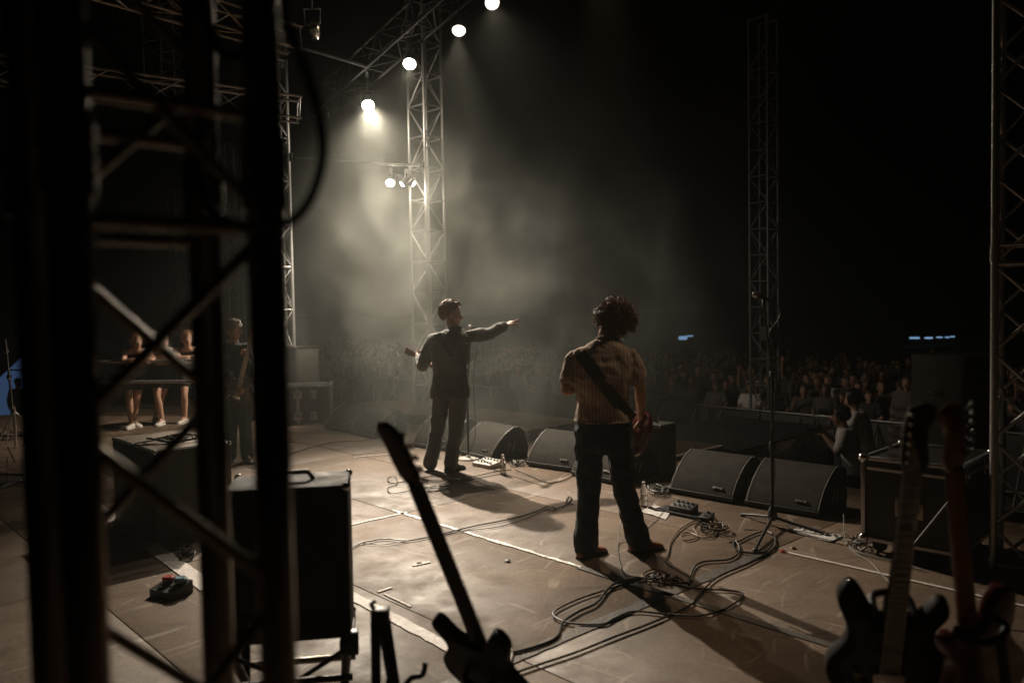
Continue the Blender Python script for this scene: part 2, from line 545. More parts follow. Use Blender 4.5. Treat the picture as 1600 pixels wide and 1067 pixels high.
def tape(name, mat, u0, v0, u1, v1, w, label, jag=0.12, z=0.005, gaps=(), seed=1):
    """a strip of tape stuck on the boards, with torn edges"""
    r = random.Random(seed)
    a, b = st(u0, v0), st(u1, v1)
    d = (b - a); L = d.length; d.normalize(); n = V((-d.y, d.x, 0))
    mb = MB()
    k = max(2, int(L / 0.06))
    for q in range(k):
        t0, t1 = q / k, (q + 1) / k
        if any(g0 < t0 < g1 for g0, g1 in gaps):
            continue
        ws = [w / 2 * (1 + r.uniform(-jag, jag)) for _ in range(4)]
        if q == 0: w0 = (ws[0], ws[1])
        p, s = a + d * (t0 * L), a + d * (t1 * L)
        zz = V((0, 0, z))
        c0, c1 = w0
        w0 = (ws[2], ws[3])
        top = [p + n * c0 + zz, p - n * c1 + zz, s - n * w0[1] + zz, s + n * w0[0] + zz]
        mb.add(top + [x - V((0, 0, z - 0.0008)) for x in top], [(3, 2, 1, 0), (0, 1, 5, 4), (1, 2, 6, 5), (2, 3, 7, 6), (3, 0, 4, 7)])
    return tag(mb.build(name, mat, smooth=False), label, 'tape')
tape('floor_tape', 'tape_white', 2.56, 4.75, 2.47, 2.9, 0.075, 'torn wide white tape strip across the boards behind the foreground bass neck', 0.16, seed=2)
tape('floor_tape', 'tape_white', 2.13, 8.1, 1.97, 4.95, 0.12, 'wide white tape strip on the floor below the grey speaker cabinet', 0.05, seed=3)
tape('floor_tape', 'tape_white', 2.15, 10.2, 2.14, 8.4, 0.10, 'far white tape strip running up beside the grey speaker cabinet', 0.05, seed=33)
tape('floor_tape', 'tape_silver', 3.905, 5.75, 3.90, 3.55, 0.034, 'thin silver tape covering the joint left of the guitarist in jeans', 0.5, gaps=((0.17, 0.2), (0.4, 0.43)), seed=4)
tape('floor_tape', 'tape_white', 3.40, 5.61, 3.95, 5.6, 0.035, 'short pale tape line on the bright boards beside the black combo amplifier', 0.3, seed=5)
tape('floor_tape', 'tape_white', 5.13, 2.72, 5.12, 0.6, 0.03, 'narrow white tape line running right across the dim boards under the flight case', 0.1, seed=6)
tape('floor_tape', 'tape_dark', 5.05, 2.83, 2.2, 2.85, 0.085, 'dark cloth tape over the deck joint under the cables', 0.08, seed=7)
tape('floor_tape', 'tape_white', 5.05, 8.22, 5.5, 8.05, 0.03, 'faint short white tape mark on the floor near the black wedge pair', 0.2, seed=8)
tape('floor_tape', 'tape_white', 5.05, 6.48, 5.22, 6.12, 0.03, 'small white tape mark on the floor right of the singer', 0.2, seed=9)
tape('floor_tape', 'tape_dark', 3.89, 3.55, 3.86, 1.6, 0.06, 'dark tape over the joint in the shadow of the guitarist in jeans', 0.1, seed=10)
for k, (x, y, x2, y2, w) in enumerate(((645, 884, 672, 878, .022), (590, 925, 612, 918, .02), (600, 928, 642, 948, .012))):
    a, b = at(x, y), at(x2, y2)
    tape('tape_scrap', 'tape_white', a.dot(E2), a.dot(E1), b.dot(E2), b.dot(E1), w,
         ['short scrap of white tape stuck beside the bass neck', 'small scrap of white tape beside the wide torn strip', 'thin scuffed tape scrap ending at the wide torn strip'][k], 0.3, seed=20 + k)

def deck(name, u0, u1, v0, v1, z0, z1, label, edge=None, bmat='deck_board'):
    t = thing(name, label, 'stage riser', st(u0, v0, 0), STAGE_YAW)
    w, l = u1 - u0, v1 - v0
    MB().box((w / 2, l / 2, (z0 + z1 - 0.03) / 2), (w - 0.03, l - 0.03, z1 - 0.03 - z0)).build('frame', 'dark_alu', t, smooth=False)
    n = max(1, round(l / 1.25))
    for i in range(n):
        obj('board', MB().box((0, 0, 0), (w, l / n - 0.006, 0.03), 0, 0.004).mesh('board', bmat), t, (w / 2, (i + 0.5) * l / n, z1 - 0.015))
    if edge == 'end':
        MB().box((w / 2, -0.004, z1 - 0.012), (w, 0.008, 0.026)).build('edge_strip', 'tape_white', t, smooth=False)
        MB().box((w / 2, 0.025, z1 + 0.002), (w, 0.04, 0.003)).build('edge_strip', 'tape_white', t, smooth=False)
    return t
deck('stage_riser', 7.42, 8.5, 5.35, 6.75, GROUND, 0.02, 'low deck riser with a white edge behind the bassist\'s small amplifier'.replace("bassist's ", ''), 'end')
deck('stage_riser', 7.2, 8.4, 7.45, 12.0, 0.001, 0.15, 'low brown riser step behind the wedge monitors in front of the singer')
deck('stage_riser', 7.42, 8.1, 4.1, 4.75, GROUND, 0.02, 'small deck riser with a white edge behind the right wedge monitors', 'end')
deck('thrust_platform', 8.52, 11.1, 5.15, 6.9, GROUND, -0.02, 'dark platform jutting out from the stage towards the crowd barrier', None, 'tolex')

# ------------------------------------------------------------------ trusses
def truss(name, label, base, length, side, cr, br, bay, mat, rz=STAGE_YAW, axis='Z', flip=0, collars=(), horizontals=(), group=None, rot=None, faces=(0, 1, 2, 3), off=0.0):
    """a box truss: four chords, zigzag braces on its faces. base is the centre of its foot"""
    t = thing(name, label, 'truss', base, rz, group)
    if rot is not None:
        t.rotation_mode = 'QUATERNION'
        t.rotation_quaternion = rot
    h = side / 2
    cs = [(-h, -h), (h, -h), (h, h), (-h, h)]
    for c in cs:
        bar('chord', (c[0], c[1], 0), (c[0], c[1], length), cr, mat, t, 14)
    n = int((length - off) / bay)
    for fi in faces:
        a, b = cs[fi], cs[(fi + 1) % 4]
        for k in range(n):
            z0, z1 = off + k * bay, off + (k + 1) * bay
            p, q = (a, b) if (k + fi * 1 + flip) % 2 == 0 else (b, a)
            bar('brace', (p[0], p[1], z0 + 0.01), (q[0], q[1], z1 - 0.01), br, mat, t, 8)
        for z in list(horizontals) + [0.03, length - 0.03]:
            bar('cross_bar', (a[0], a[1], z), (b[0], b[1], z), br * 1.1, mat, t, 8)
    for z in collars:
        for c in cs:
            bar('coupler', (c[0], c[1], z - 0.05), (c[0], c[1], z + 0.05), cr * 1.22, mat, t, 14)
    return t

def center_from_px(x, depth, z=0.0, y=None):
    yy = 485 if y is None else y
    p = pd(x, yy, depth)
    return V((p.x, p.y, z))

# foreground tower at the left: chords of 50 mm, about a metre from the camera
FT = 0.235
_rz = rad(40.0)
_e2, _e1 = V((math.cos(_rz), math.sin(_rz), 0)), V((-math.sin(_rz), math.cos(_rz), 0))
_A = pd(116, 485, 0.93)
fc = V((_A.x, _A.y, 0)) + (_e2 + _e1) * (FT / 2)
truss('foreground_tower', 'large blurred truss tower filling the left edge right beside the camera', (fc.x, fc.y, 0), 3.4, FT, 0.025, 0.0088, 0.25, 'dark_alu', _rz,
      flip=0, off=0.09, horizontals=(1.835, 1.985), collars=(1.91,), faces=(0, 2))
# singer tower, far tower, right-hand tower
c = center_from_px(671, 13.6)
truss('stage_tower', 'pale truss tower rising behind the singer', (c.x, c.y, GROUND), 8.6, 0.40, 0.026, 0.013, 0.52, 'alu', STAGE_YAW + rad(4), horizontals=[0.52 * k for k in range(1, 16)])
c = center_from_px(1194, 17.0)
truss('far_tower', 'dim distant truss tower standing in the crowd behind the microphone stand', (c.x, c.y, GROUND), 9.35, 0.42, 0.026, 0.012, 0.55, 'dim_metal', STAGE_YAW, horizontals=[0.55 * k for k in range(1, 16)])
bx_ = thing('delay_speaker', 'small pale box hung low inside the distant truss tower', 'speaker', (c.x, c.y - 0.28, 1.15), STAGE_YAW)
MB().box((0, 0, 0), (0.34, 0.25, 0.3), 0, 0.02).build('cabinet', 'grey_tolex', bx_)
MB().box((0, -0.13, 0), (0.28, 0.012, 0.24), 0, 0.004).build('grille', 'grille', bx_)
c = center_from_px(1596, 5.1)
truss('right_tower', 'tall truss tower at the right edge with orange and blue glints', (c.x, c.y, 0), 5.2, 0.26, 0.025, 0.012, 0.28, 'alu', STAGE_YAW + rad(8), collars=(2.02, 4.0), horizontals=(1.96, 2.08, 3.94, 4.06))
c = center_from_px(440, 13.6)
truss('stage_tower', 'truss tower partly hidden behind the black post beside the road case', (c.x, c.y, 0.0), 6.0, 0.28, 0.03, 0.013, 0.36, 'alu', STAGE_YAW, horizontals=[0.36 * k for k in range(1, 16, 2)])
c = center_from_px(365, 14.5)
truss('stage_tower', 'dim truss tower behind the guitarist in the suit', (c.x, c.y, 0.0), 4.8, 0.30, 0.022, 0.012, 0.36, 'shaded_metal', STAGE_YAW)
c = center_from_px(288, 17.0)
truss('stage_tower', 'faint far truss tower behind the people at the rail', (c.x, c.y, GROUND), 6.0, 0.40, 0.022, 0.012, 0.40, 'shaded_metal', STAGE_YAW)
p = pd(262, 150, 10.5)
truss('hanging_truss', 'dark truss hanging from the roof at the upper left', (p.x, p.y, p.z), 2.6, 0.42, 0.022, 0.012, 0.22, 'shaded_metal', STAGE_YAW + rad(10))
def truss_between(name, label, a, b, side, cr, br, bay, mat, **kw):
    d = b - a
    q = d.to_track_quat('Z', 'Y')
    return truss(name, label, a, d.length, side, cr, br, bay, mat, rot=q, **kw)
truss_between('roof_truss', 'roof truss crossing behind the foreground tower with glinting chords', pd(-140, 92, 9.0), pd(470, 172, 10.6), 0.28, 0.018, 0.008, 0.4, 'alu')
truss_between('roof_truss', 'upper roof truss crossing the top left corner', pd(150, -30, 7.5), pd(460, 64, 9.5), 0.26, 0.018, 0.008, 0.4, 'dark_alu')
LAMPS = [((575, 165), 12.7), ((640, 100), 11.9), ((717, 48), 11.06), ((769, 5), 10.5)]
lp = [pd(x, y, d) for (x, y), d in LAMPS]
_dir = (lp[3] - lp[0]).normalized()
_ta, _tb = lp[0] - _dir * 1.6 + V((0, 0, 0.62)), lp[3] + _dir * 7.4 + V((0, 0, 0.62))
truss_between('lighting_truss', 'roof truss carrying the row of bright stage lamps', _ta, _tb, 0.36, 0.022, 0.010, 0.45, 'shaded_metal', horizontals=[0.45 * k for k in range(1, 18)])
a, b = pd(458, 247, 12.0), pd(640, 259, 13.4)
rp = thing('cross_pipe', 'thin pipe running from the hidden tower to the pale tower', 'pipe', a)
bar('pipe', (0, 0, 0), b - a, 0.014, 'shaded_metal', rp)
bar('clamp', (-0.03, 0, -0.05), (-0.03, 0, 0.07), 0.03, 'black_metal', rp)
a, b = pd(462, 72, 10.4), pd(570, 104, 12.0)
rp = thing('cross_pipe', 'faint pipe sloping down under the roof near the cable loop', 'pipe', a)
bar('pipe', (0, 0, 0), b - a, 0.02, 'shaded_metal', rp)
bar('clamp', (0.03, 0, -0.05), (0.03, 0, 0.07), 0.03, 'black_metal', rp)

# ------------------------------------------------------------------ stage lamps
def lamp(label, pos, target, power, r=0.095, lens='lens_hot', spot=120, blend=1.0, size=0.05, col=(1.0, 0.83, 0.64), hang=0.62, group='stage lamps', spill=5):
    pos = V(pos)
    t = thing('stage_lamp', label, 'lamp', pos, 0, group)
    d = (V(target) - pos).normalized()
    q = d.to_track_quat('Z', 'Y')
    can = MB()
    prof = [(r * 0.45, -0.30), (r * 0.7, -0.27), (r * 0.78, -0.16), (r * 1.02, -0.10), (r * 1.06, 0.012), (r * 1.0, 0.014), (r * 0.96, -0.008), (r * 0.5, -0.02)]
    can.lathe(prof, 20, cap=True)
    co = can.build('can', 'black_metal', t); co.rotation_mode = 'QUATERNION'; co.rotation_quaternion = q
    ln = MB().lathe([(r * 0.955, -0.004), (r * 0.93, 0.006), (r * 0.8, r * .3), (r * 0.55, r * .48), (r * 0.2, r * .58), (r * 0.02, r * .6)], 20).build('lens', lens, co)
    yk = MB()
    x = q @ V((1, 0, 0))
    top = V((0, 0, r * 1.9))
    yk.tube([x * r * 1.15 - d * 0.08, x * r * 1.15 - d * 0.08 + top, -x * r * 1.15 - d * 0.08 + top, -x * r * 1.15 - d * 0.08], 0.010, 6)
    yk.build('yoke', 'black_metal', t)
    if hang > 0:
        bar('hanger', -d * 0.08 + top, -d * 0.08 + V((0, 0, hang - 0.12)), 0.014, 'black_metal', t)
        bx('clamp', -d * 0.08 + V((0, 0, hang - 0.16)), (0.05, 0.05, 0.12), 'alu', t)
    L = bpy.data.lights.new('beam', 'SPOT')
    L.energy = power
    L.color = col
    L.spot_size = rad(spot)
    L.spot_blend = blend
    L.shadow_soft_size = size
    lo = link(bpy.data.objects.new('beam', L))
    lo.parent = t
    lo.location = d * (0.02 + r * 0.75)
    lo.rotation_mode = 'QUATERNION'
    lo.rotation_quaternion = d.to_track_quat('-Z', 'Y')
    S_ = bpy.data.lights.new('spill', 'POINT')       # added stray light round the lens, gives a halo in the haze
    S_.energy = spill
    S_.color = col
    S_.shadow_soft_size = 0.03
    so_ = link(bpy.data.objects.new('spill', S_))
    so_.parent = t
    so_.location = d * (0.03 + r * 0.8)
    return t
K = 1.0
WARM = (1.0, 0.86, 0.685)
lamp('brightest glaring lamp, lowest on the sloping truss', lp[0], st(4.2, 5.3), 4300 * K, spot=54, spill=38, col=WARM)
lamp('glaring lamp second lowest on the sloping truss', lp[1], st(3.8, 6.2), 260 * K, spot=56, spill=14, col=WARM)
lamp('round lamp with its lens showing, third on the sloping truss', lp[2], st(5.1, 6.5, 1.3), 520 * K, lens='lens_warm', spot=46, col=WARM)
lamp('lamp cut by the top edge of the picture', lp[3], st(4.4, 4.2, 1.4), 230 * K, lens='lens_warm', spot=48, col=WARM)
lamp('lamp of the row beyond the top of the picture', lp[3] + _dir * 1.9, st(4.3, 3.5, 1.6), 330 * K, spot=18, lens='lens_warm', col=(1.0, 0.66, 0.38))
lamp('unseen lamp added to the row beyond the top of the picture to the right', lp[3] + _dir * 6.6, st(4.2, 3.55, 1.45), 260 * K, spot=12, blend=.6, lens='lens_warm', col=(1.0, 0.72, 0.46))  # added out of view to light the back of the guitarist in jeans
# three small lamps clamped on the pale tower
t1 = pd(610, 286, 12.9)
lamp('glaring small lamp at the left of the three on the pale tower', t1, st(4.2, 7.6), 300 * K, r=0.07, spot=70, spill=14, col=WARM, hang=0.3)
lamp('middle small lamp of the three on the pale tower', pd(629, 287, 13.0), pd(250, 600, 12.3), 1000 * K, r=0.055, spot=70, col=WARM, hang=0.28)
lamp('right small lamp of the three on the pale tower', pd(645, 287, 13.1), st(13.5, 5.5, -.2), 230 * K, r=0.055, spot=100, col=WARM, hang=0.28)
q = pd(488, 38, 10.8)
t = thing('unlit_lamp', 'small unlit lamp hanging from the roof left of the glaring row', 'lamp', q)
MB().lathe([(.05, -.22), (.08, -.16), (.09, 0), (.085, .002), (.08, -.02)], 16, Matrix.Rotation(rad(60), 4, 'X')).build('can', 'dark_alu', t)
MB().tube([(.10, 0, 0), (.11, 0, .2), (-.11, 0, .2), (-.10, 0, 0)], .012, 6).build('yoke', 'alu', t)
bar('hanger', (0, 0, .2), (0, 0, .7), .014, 'alu', t)
a, b = pd(598, 257, 12.95), pd(662, 259, 13.3)
rp = thing('lamp_bar', 'short bar holding three small lamps beside the pale tower', 'pipe', a)
bar('pipe', (0, 0, 0), b - a, 0.024, 'alu', rp)
bar('clamp', (b - a) * 0.95 + V((0, 0, -0.06)), (b - a) * 0.95 + V((0, 0, 0.06)), 0.04, 'black_metal', rp)

# ------------------------------------------------------------------ air
def haze_box():
    m, nt, b = _new('haze_air')
    nt.nodes.remove(b)
    pv = nd(nt, 'ShaderNodeVolumePrincipled')
    setin(pv, Density=0.0026, Anisotropy=0.5)
    pv.inputs['Color'].default_value = (0.90, 0.93, 0.84, 1)
    lk(nt, pv.outputs[0], nt.nodes['Material Output'].inputs['Volume'])
    tag(MB().box((0, 30, 5.0), (150, 130, 14.0)).build('haze', 'haze_air', smooth=False), 'thin stage haze hanging over the whole field', None, kind='stuff')
haze_box()
def smoke_cloud(mname='smoke_air', dens=0.23, loc=(0.1, 12.0, 1.7), scale=(4.6, 4.5, 4.2), label='pale drifting stage smoke around the singer and the pale tower', shift=3.1, nscale=0.95, low_top=0.40, low_bottom=2.1):
    m, nt, b = _new(mname)
    nt.nodes.remove(b)
    tc = nd(nt, 'ShaderNodeTexCoord')
    n = nd(nt, 'ShaderNodeTexNoise'); setin(n, Scale=2.1, Detail=6, Roughness=0.62, Distortion=0.9)
    mp = nd(nt, 'ShaderNodeMapping'); mp.inputs['Scale'].default_value = (4.2, 4.2, 3.0)
    lk(nt, tc.outputs['Object'], mp.inputs[0])
    mp2 = nd(nt, 'ShaderNodeMapping'); mp2.inputs['Scale'].default_value = (1, 1, 1); mp2.inputs['Location'].default_value = (shift, 0.4, 1.7)
    lk(nt, mp.outputs[0], mp2.inputs[0]); 
    n.inputs['Scale'].default_value = nscale
    lk(nt, mp2.outputs[0], n.inputs['Vector'])
    r = ramp(nt, n.outputs['Fac'], [(0.44, 0.0), (0.55, 0.30), (0.68, 1.0)])
    ln = nd(nt, 'ShaderNodeVectorMath', operation='LENGTH'); lk(nt, tc.outputs['Object'], ln.inputs[0])
    fall = nd(nt, 'ShaderNodeMapRange', interpolation_type='SMOOTHSTEP'); lk(nt, ln.outputs['Value'], fall.inputs[0])
    setin(fall, **{'From Min': 0.25, 'From Max': 0.98, 'To Min': 1.0, 'To Max': 0.0})
    sx = nd(nt, 'ShaderNodeSeparateXYZ'); lk(nt, tc.outputs['Object'], sx.inputs[0])
    low = nd(nt, 'ShaderNodeMapRange'); lk(nt, sx.outputs['Z'], low.inputs[0]); setin(low, **{'From Min': -0.45, 'From Max': 0.5, 'To Min': low_bottom, 'To Max': low_top})
    m1 = nd(nt, 'ShaderNodeMath', operation='MULTIPLY'); lk(nt, r.outputs[0], m1.inputs[0]); lk(nt, fall.outputs[0], m1.inputs[1])
    m2 = nd(nt, 'ShaderNodeMath', operation='MULTIPLY'); lk(nt, m1.outputs[0], m2.inputs[0]); lk(nt, low.outputs[0], m2.inputs[1])
    m3 = nd(nt, 'ShaderNodeMath', operation='MULTIPLY'); lk(nt, m2.outputs[0], m3.inputs[0]); m3.inputs[1].default_value = dens
    pv = nd(nt, 'ShaderNodeVolumePrincipled')
    setin(pv, Anisotropy=0.3)
    pv.inputs['Color'].default_value = (0.92, 0.95, 0.88, 1)
    lk(nt, m3.outputs[0], pv.inputs['Density'])
    lk(nt, pv.outputs[0], nt.nodes['Material Output'].inputs['Volume'])
    bm = bmesh.new(); bmesh.ops.create_icosphere(bm, subdivisions=3, radius=1.0)
    o = MB().bm(bm).build('smoke', mname, smooth=False)
    o.location = loc
    o.scale = scale
    tag(o, label, None, kind='stuff')
smoke_cloud()
_lc = (lp[0] + t1) / 2
smoke_cloud('lamp_halo_air', 0.022, (_lc.x + .2, _lc.y - .2, _lc.z + .1), (2.3, 2.6, 2.0), 'thin smoke added round the stage lamps to give them halos', 8.4, 0.5, 1.0, 1.0)  # extra puff of smoke, added so the lamps show a glow round them

# ------------------------------------------------------------------ people
def ellipse_ring(c, w, d, yaw, n=20, p=2.3, tilt=None):
    out = []
    cy, sy = math.cos(yaw), math.sin(yaw)
    for k in range(n):
        a = 2 * math.pi * k / n
        ca, sa = math.cos(a), math.sin(a)
        x = w * math.copysign(abs(ca) ** (2 / p), ca)
        y = d * math.copysign(abs(sa) ** (2 / p), sa)
        out.append(V((c[0] + x * cy - y * sy, c[1] + x * sy + y * cy, c[2])))
    return out
def head_matrix(c, yaw, pitch=0.0, roll=0.0, s=1.0):
    # yaw: 0 looks along +Y, positive turns towards +X; pitch positive looks down
    return Matrix.Translation(V(c)) @ Matrix.Rotation(-yaw, 4, 'Z') @ Matrix.Rotation(-pitch, 4, 'X') @ Matrix.Rotation(roll, 4, 'Y') @ Matrix.Scale(s, 4)
def add_head(mb, M, seg=14):
    mb.ball((0, -0.012, 0.045), (0.074, 0.094, 0.092), M, seg, 10)
    mb.ball((0, 0.022, -0.012), (0.062, 0.068, 0.092), M, seg, 10)
    mb.ball((0, 0.030, -0.068), (0.052, 0.052, 0.040), M, seg, 8)
    mb.ball((0, 0.070, -0.094), (0.021, 0.018, 0.018), M, 8, 6)
    mb.ball((0, 0.078, 0.030), (0.046, 0.014, 0.013), M, 10, 6)
    mb.tube([M @ V((0, 0.082, 0.022)), M @ V((0, 0.100, -0.006)), M @ V((0, 0.110, -0.026)), M @ V((0, 0.090, -0.036))], [0.009, 0.011, 0.014, 0.012], 8)
    mb.ball((0, 0.084, -0.056), (0.024, 0.011, 0.008), M, 10, 6)
    mb.ball((0, 0.082, -0.068), (0.021, 0.011, 0.008), M, 10, 6)
    for s in (-1, 1):
        mb.ball((s * 0.044, 0.052, -0.022), (0.020, 0.024, 0.022), M, 8, 6)
        mb.ball((s * 0.077, -0.008, -0.004), (0.010, 0.022, 0.033), M, 10, 8)
def add_hand(mb, wrist, d, palm, side=1, curl=(0.15, 0.5, 0.6, 0.7), spread=0.06, thumb=0.5, s=1.0):
    """palm from the wrist along d; palm = direction the palm faces; side = +1 right hand"""
    d = d.normalized()
    palm = (palm - d * palm.dot(d)).normalized()
    lat = d.cross(palm) * -side        # towards the thumb
    w = V(wrist)
    rg = []
    for t, hw, hd in ((0, .028, .020), (.03, .034, .017), (.06, .041, .015), (.088, .041, .012)):
        c = w + d * t * s
        rg.append([c + lat * (math.cos(a) * hw * s) + palm * (math.sin(a) * hd * s) for a in [2 * math.pi * k / 12 for k in range(12)]])
    mb.rings(rg)
    L = (.076, .084, .078, .060)
    for i in range(4):
        off = (1.5 - i) * 0.0205
        p = w + d * .082 * s + lat * off * s
        a = 0.0
        dd = (d + lat * (1.5 - i) * spread).normalized()
        pts, rs = [p], [.0092 * s]
        for k, fr in enumerate((.46, .30, .24)):
            a += curl[i] * (0.9, 1.1, 0.8)[k]
            v = dd * math.cos(a) + palm * math.sin(a)
            p = p + v * L[i] * fr * s
            pts.append(p); rs.append((.0088, .0080, .0066)[k] * s)
        mb.tube(pts, rs, 8, round_ends=True)
    p0 = w + d * .022 * s + lat * .026 * s
    t1 = (d * 0.75 + lat * 0.8 + palm * 0.25).normalized()
    p1 = p0 + t1 * .042 * s
    t2 = (d * (1.0 - 0.3 * thumb) + lat * (0.45 - 0.5 * thumb) + palm * (0.25 + 0.5 * thumb)).normalized()
    p2 = p1 + t2 * .034 * s
    p3 = p2 + (t2 + palm * 0.3 * thumb).normalized() * .026 * s
    mb.tube([p0, p1, p2, p3], [.013 * s, .0115 * s, .010 * s, .0075 * s], 8, round_ends=True)
def limb(mb, pts, rs, n=12, sub=5):
    mb.tube(pts, rs, n, sub=sub, round_ends=True)
def mid(a, b, t=0.5):
    return V(a).lerp(V(b), t)

def torso_rings(J, yaw, infl=0.0, bulk=1.0, hem=None, hem_w=None, top=True):
    pel, che, nk = V(J['pelvis']), V(J['chest']), V(J['neck'])
    shw = (V(J['shL']) - V(J['shR'])).length / 2
    rows = []
    def row(c, w, d): rows.append((c, w * bulk + infl, d * bulk + infl))
    if hem is not None:
        c = V((pel.x, pel.y, hem)); row(c, (hem_w or 0.18), 0.135)
    else:
        row(pel + V((0, 0, -0.07)), 0.12, 0.10)
    row(pel, 0.165, 0.118)
    row(mid(pel, che, 0.38), 0.142, 0.102)
    row(mid(pel, che, 0.75), 0.158, 0.112)
    row(che, 0.172, 0.122)
    sh_c = (V(J['shL']) + V(J['shR'])) / 2
    row(mid(che, sh_c, 0.6), 0.170, 0.118)
    if top:
        row(V((sh_c.x, sh_c.y, sh_c.z - .03)), max(0.10, shw * 1.02), 0.105)
        row(V((sh_c.x, sh_c.y, sh_c.z + .02)), max(0.10, shw * 0.98), 0.092)
        row(V((sh_c.x, sh_c.y, sh_c.z + .048)), max(0.10, shw * 0.88), 0.080)
        row(mid(V((sh_c.x, sh_c.y, sh_c.z + .048)), nk, 0.5), 0.105, 0.072)
        row(nk, 0.062, 0.060)
    return rows
def add_torso(mb, rows, yaw, n=20):
    mb.rings([ellipse_ring(c, w, d, yaw, n) for c, w, d in rows])

def foot(mb, an, d, L=0.27, hgt=0.075, w=0.047, s=1.0):
    """a shoe from the ankle pointing along d (horizontal)"""
    d = V((d[0], d[1], d[2] if len(d) > 2 else 0)).normalized()
    an = V(an)
    lat = V((-d.y, d.x, 0)).normalized()
    upv = lat.cross(d) * -1 if lat.cross(d).z < 0 else lat.cross(d)
    heel = V((an.x, an.y, an.z)) - upv * (an.z if abs(d.z) < 0.05 else 0.09)
    rg = []
    for t, ww, h in ((-0.072, .026, .05), (-0.055, .036, .075), (-.01, .037, .095), (.05, .037, .085), (.10, .045, .062), (.145, .047, .05), (.18, .038, .040), (.20, .018, .026)):
        c = heel + d * t * s + upv * (h / 2 * s)
        rg.append([c + lat * (math.cos(a) * ww * s) + upv * (math.sin(a) * h / 2 * s) for a in [2 * math.pi * k / 12 for k in range(12)]])
    mb.rings(rg)
    so = MB()
    rg = []
    for t, ww in ((-0.074, .024), (-0.05, .037), (.0, .036), (.05, .034), (.10, .045), (.15, .047), (.19, .034), (.205, .012)):
        c = heel + d * t * s
        rg.append([c + lat * ww * s - upv * 0.001, c - lat * ww * s - upv * 0.001, c - lat * ww * s + upv * .016, c + lat * ww * s + upv * .016])
    so.rings(rg)
    return so

def curls(M, n, r_head, spread, seed, mat, parent, curl_r=0.012, length=0.07, region=None, tube_r=0.0042):
    rr = random.Random(seed)
    mb = MB()
    cnt = 0
    while cnt < n:
        d = V((rr.gauss(0, 1), rr.gauss(0, 1), rr.gauss(0, 1))).normalized()
        if region and not region(d):
            continue
        cnt += 1
        base = V((d.x * r_head[0], d.y * r_head[1] - 0.012, d.z * r_head[2] + 0.045))
        ax = (d + V((rr.gauss(0, .45), rr.gauss(0, .45), rr.gauss(-0.25, .35)))).normalized()
        x, y, _ = frame_from(ax)
        L = length * rr.uniform(0.6, 1.25) * spread(d)
        cr = curl_r * rr.uniform(0.7, 1.3)
        ph = rr.uniform(0, 6.3)
        turns = rr.uniform(1.2, 2.2)
        pts = []
        for k in range(11):
            t = k / 10
            a = ph + turns * 2 * math.pi * t
            pts.append(M @ (base + ax * (L * t) + (x * math.cos(a) + y * math.sin(a)) * cr * (0.4 + 0.6 * t)))
        mb.tube(pts, [tube_r * (1 - 0.5 * k / 10) for k in range(11)], 4)
    return mb.build('hair', mat, parent)
def locks(M, n, seed, mat, parent, flow, lift=0.010, length=0.10, r=0.006, region=None, rh=(0.080, 0.101, 0.099)):
    """short combed hair: tapered locks that follow the skull, over a cap"""
    rr = random.Random(seed)
    mb = MB()
    cnt = 0
    while cnt < n:
        d = V((rr.gauss(0, 1), rr.gauss(0, 1), rr.gauss(0, 1))).normalized()
        if region and not region(d):
            continue
        cnt += 1
        pts, rs = [], []
        p = d.copy()
        fl = (flow(d) + V((rr.gauss(0, .22), rr.gauss(0, .22), rr.gauss(0, .22))))
        L = length * rr.uniform(0.6, 1.2)
        lf = lift * rr.uniform(0.3, 1.5)
        wob = rr.uniform(-0.5, 0.5)
        for k in range(7):
            t = k / 6
            hgt = 1.0 + (0.01 + lf * math.sin(math.pi * min(1, t * 0.8 + 0.1))) / 0.09
            q = V((p.x * rh[0] * hgt, p.y * rh[1] * hgt - 0.012, p.z * rh[2] * hgt + 0.045))
            pts.append(M @ q); rs.append(r * (0.5 + 0.7 * math.sin(math.pi * (0.15 + 0.8 * t))))
            tan = fl - p * fl.dot(p)
            if tan.length > 1e-4:
                tan.normalize()
                tan = tan + p.cross(tan) * wob * math.sin(t * 5)
            p = (p + tan * (L / 6 / 0.09)).normalized()
        mb.tube(pts, rs, 5, flat=0.6)
    return mb.build('hair', mat, parent)
def cap_hair(M, mat, parent, r=(0.079, 0.100, 0.098), front=0.35, name='hair_cap', down=-0.35, bump=0.004, seed=0, nape=0.25):
    """the scalp under the hair: upper and back part of the skull"""
    bm = bmesh.new()
    bmesh.ops.create_icosphere(bm, subdivisions=4, radius=1)
    kill = [v for v in bm.verts if (v.co.y > front and v.co.z < 0.35 + (v.co.y - front) * 0.6) or v.co.z < down - (nape if v.co.y < -0.2 else 0)]
    bmesh.ops.delete(bm, geom=kill, context='VERTS')
    for v in bm.verts:
        k = 1 + bump * 10 * noise.noise(v.co * 5 + V((seed, 0, 0)))
        v.co = V((v.co.x * r[0] * k, v.co.y * r[1] * k - 0.012, v.co.z * r[2] * k + 0.045))
    mb = MB().bm(bm, M)
    return mb.build(name, mat, parent, angle=180)

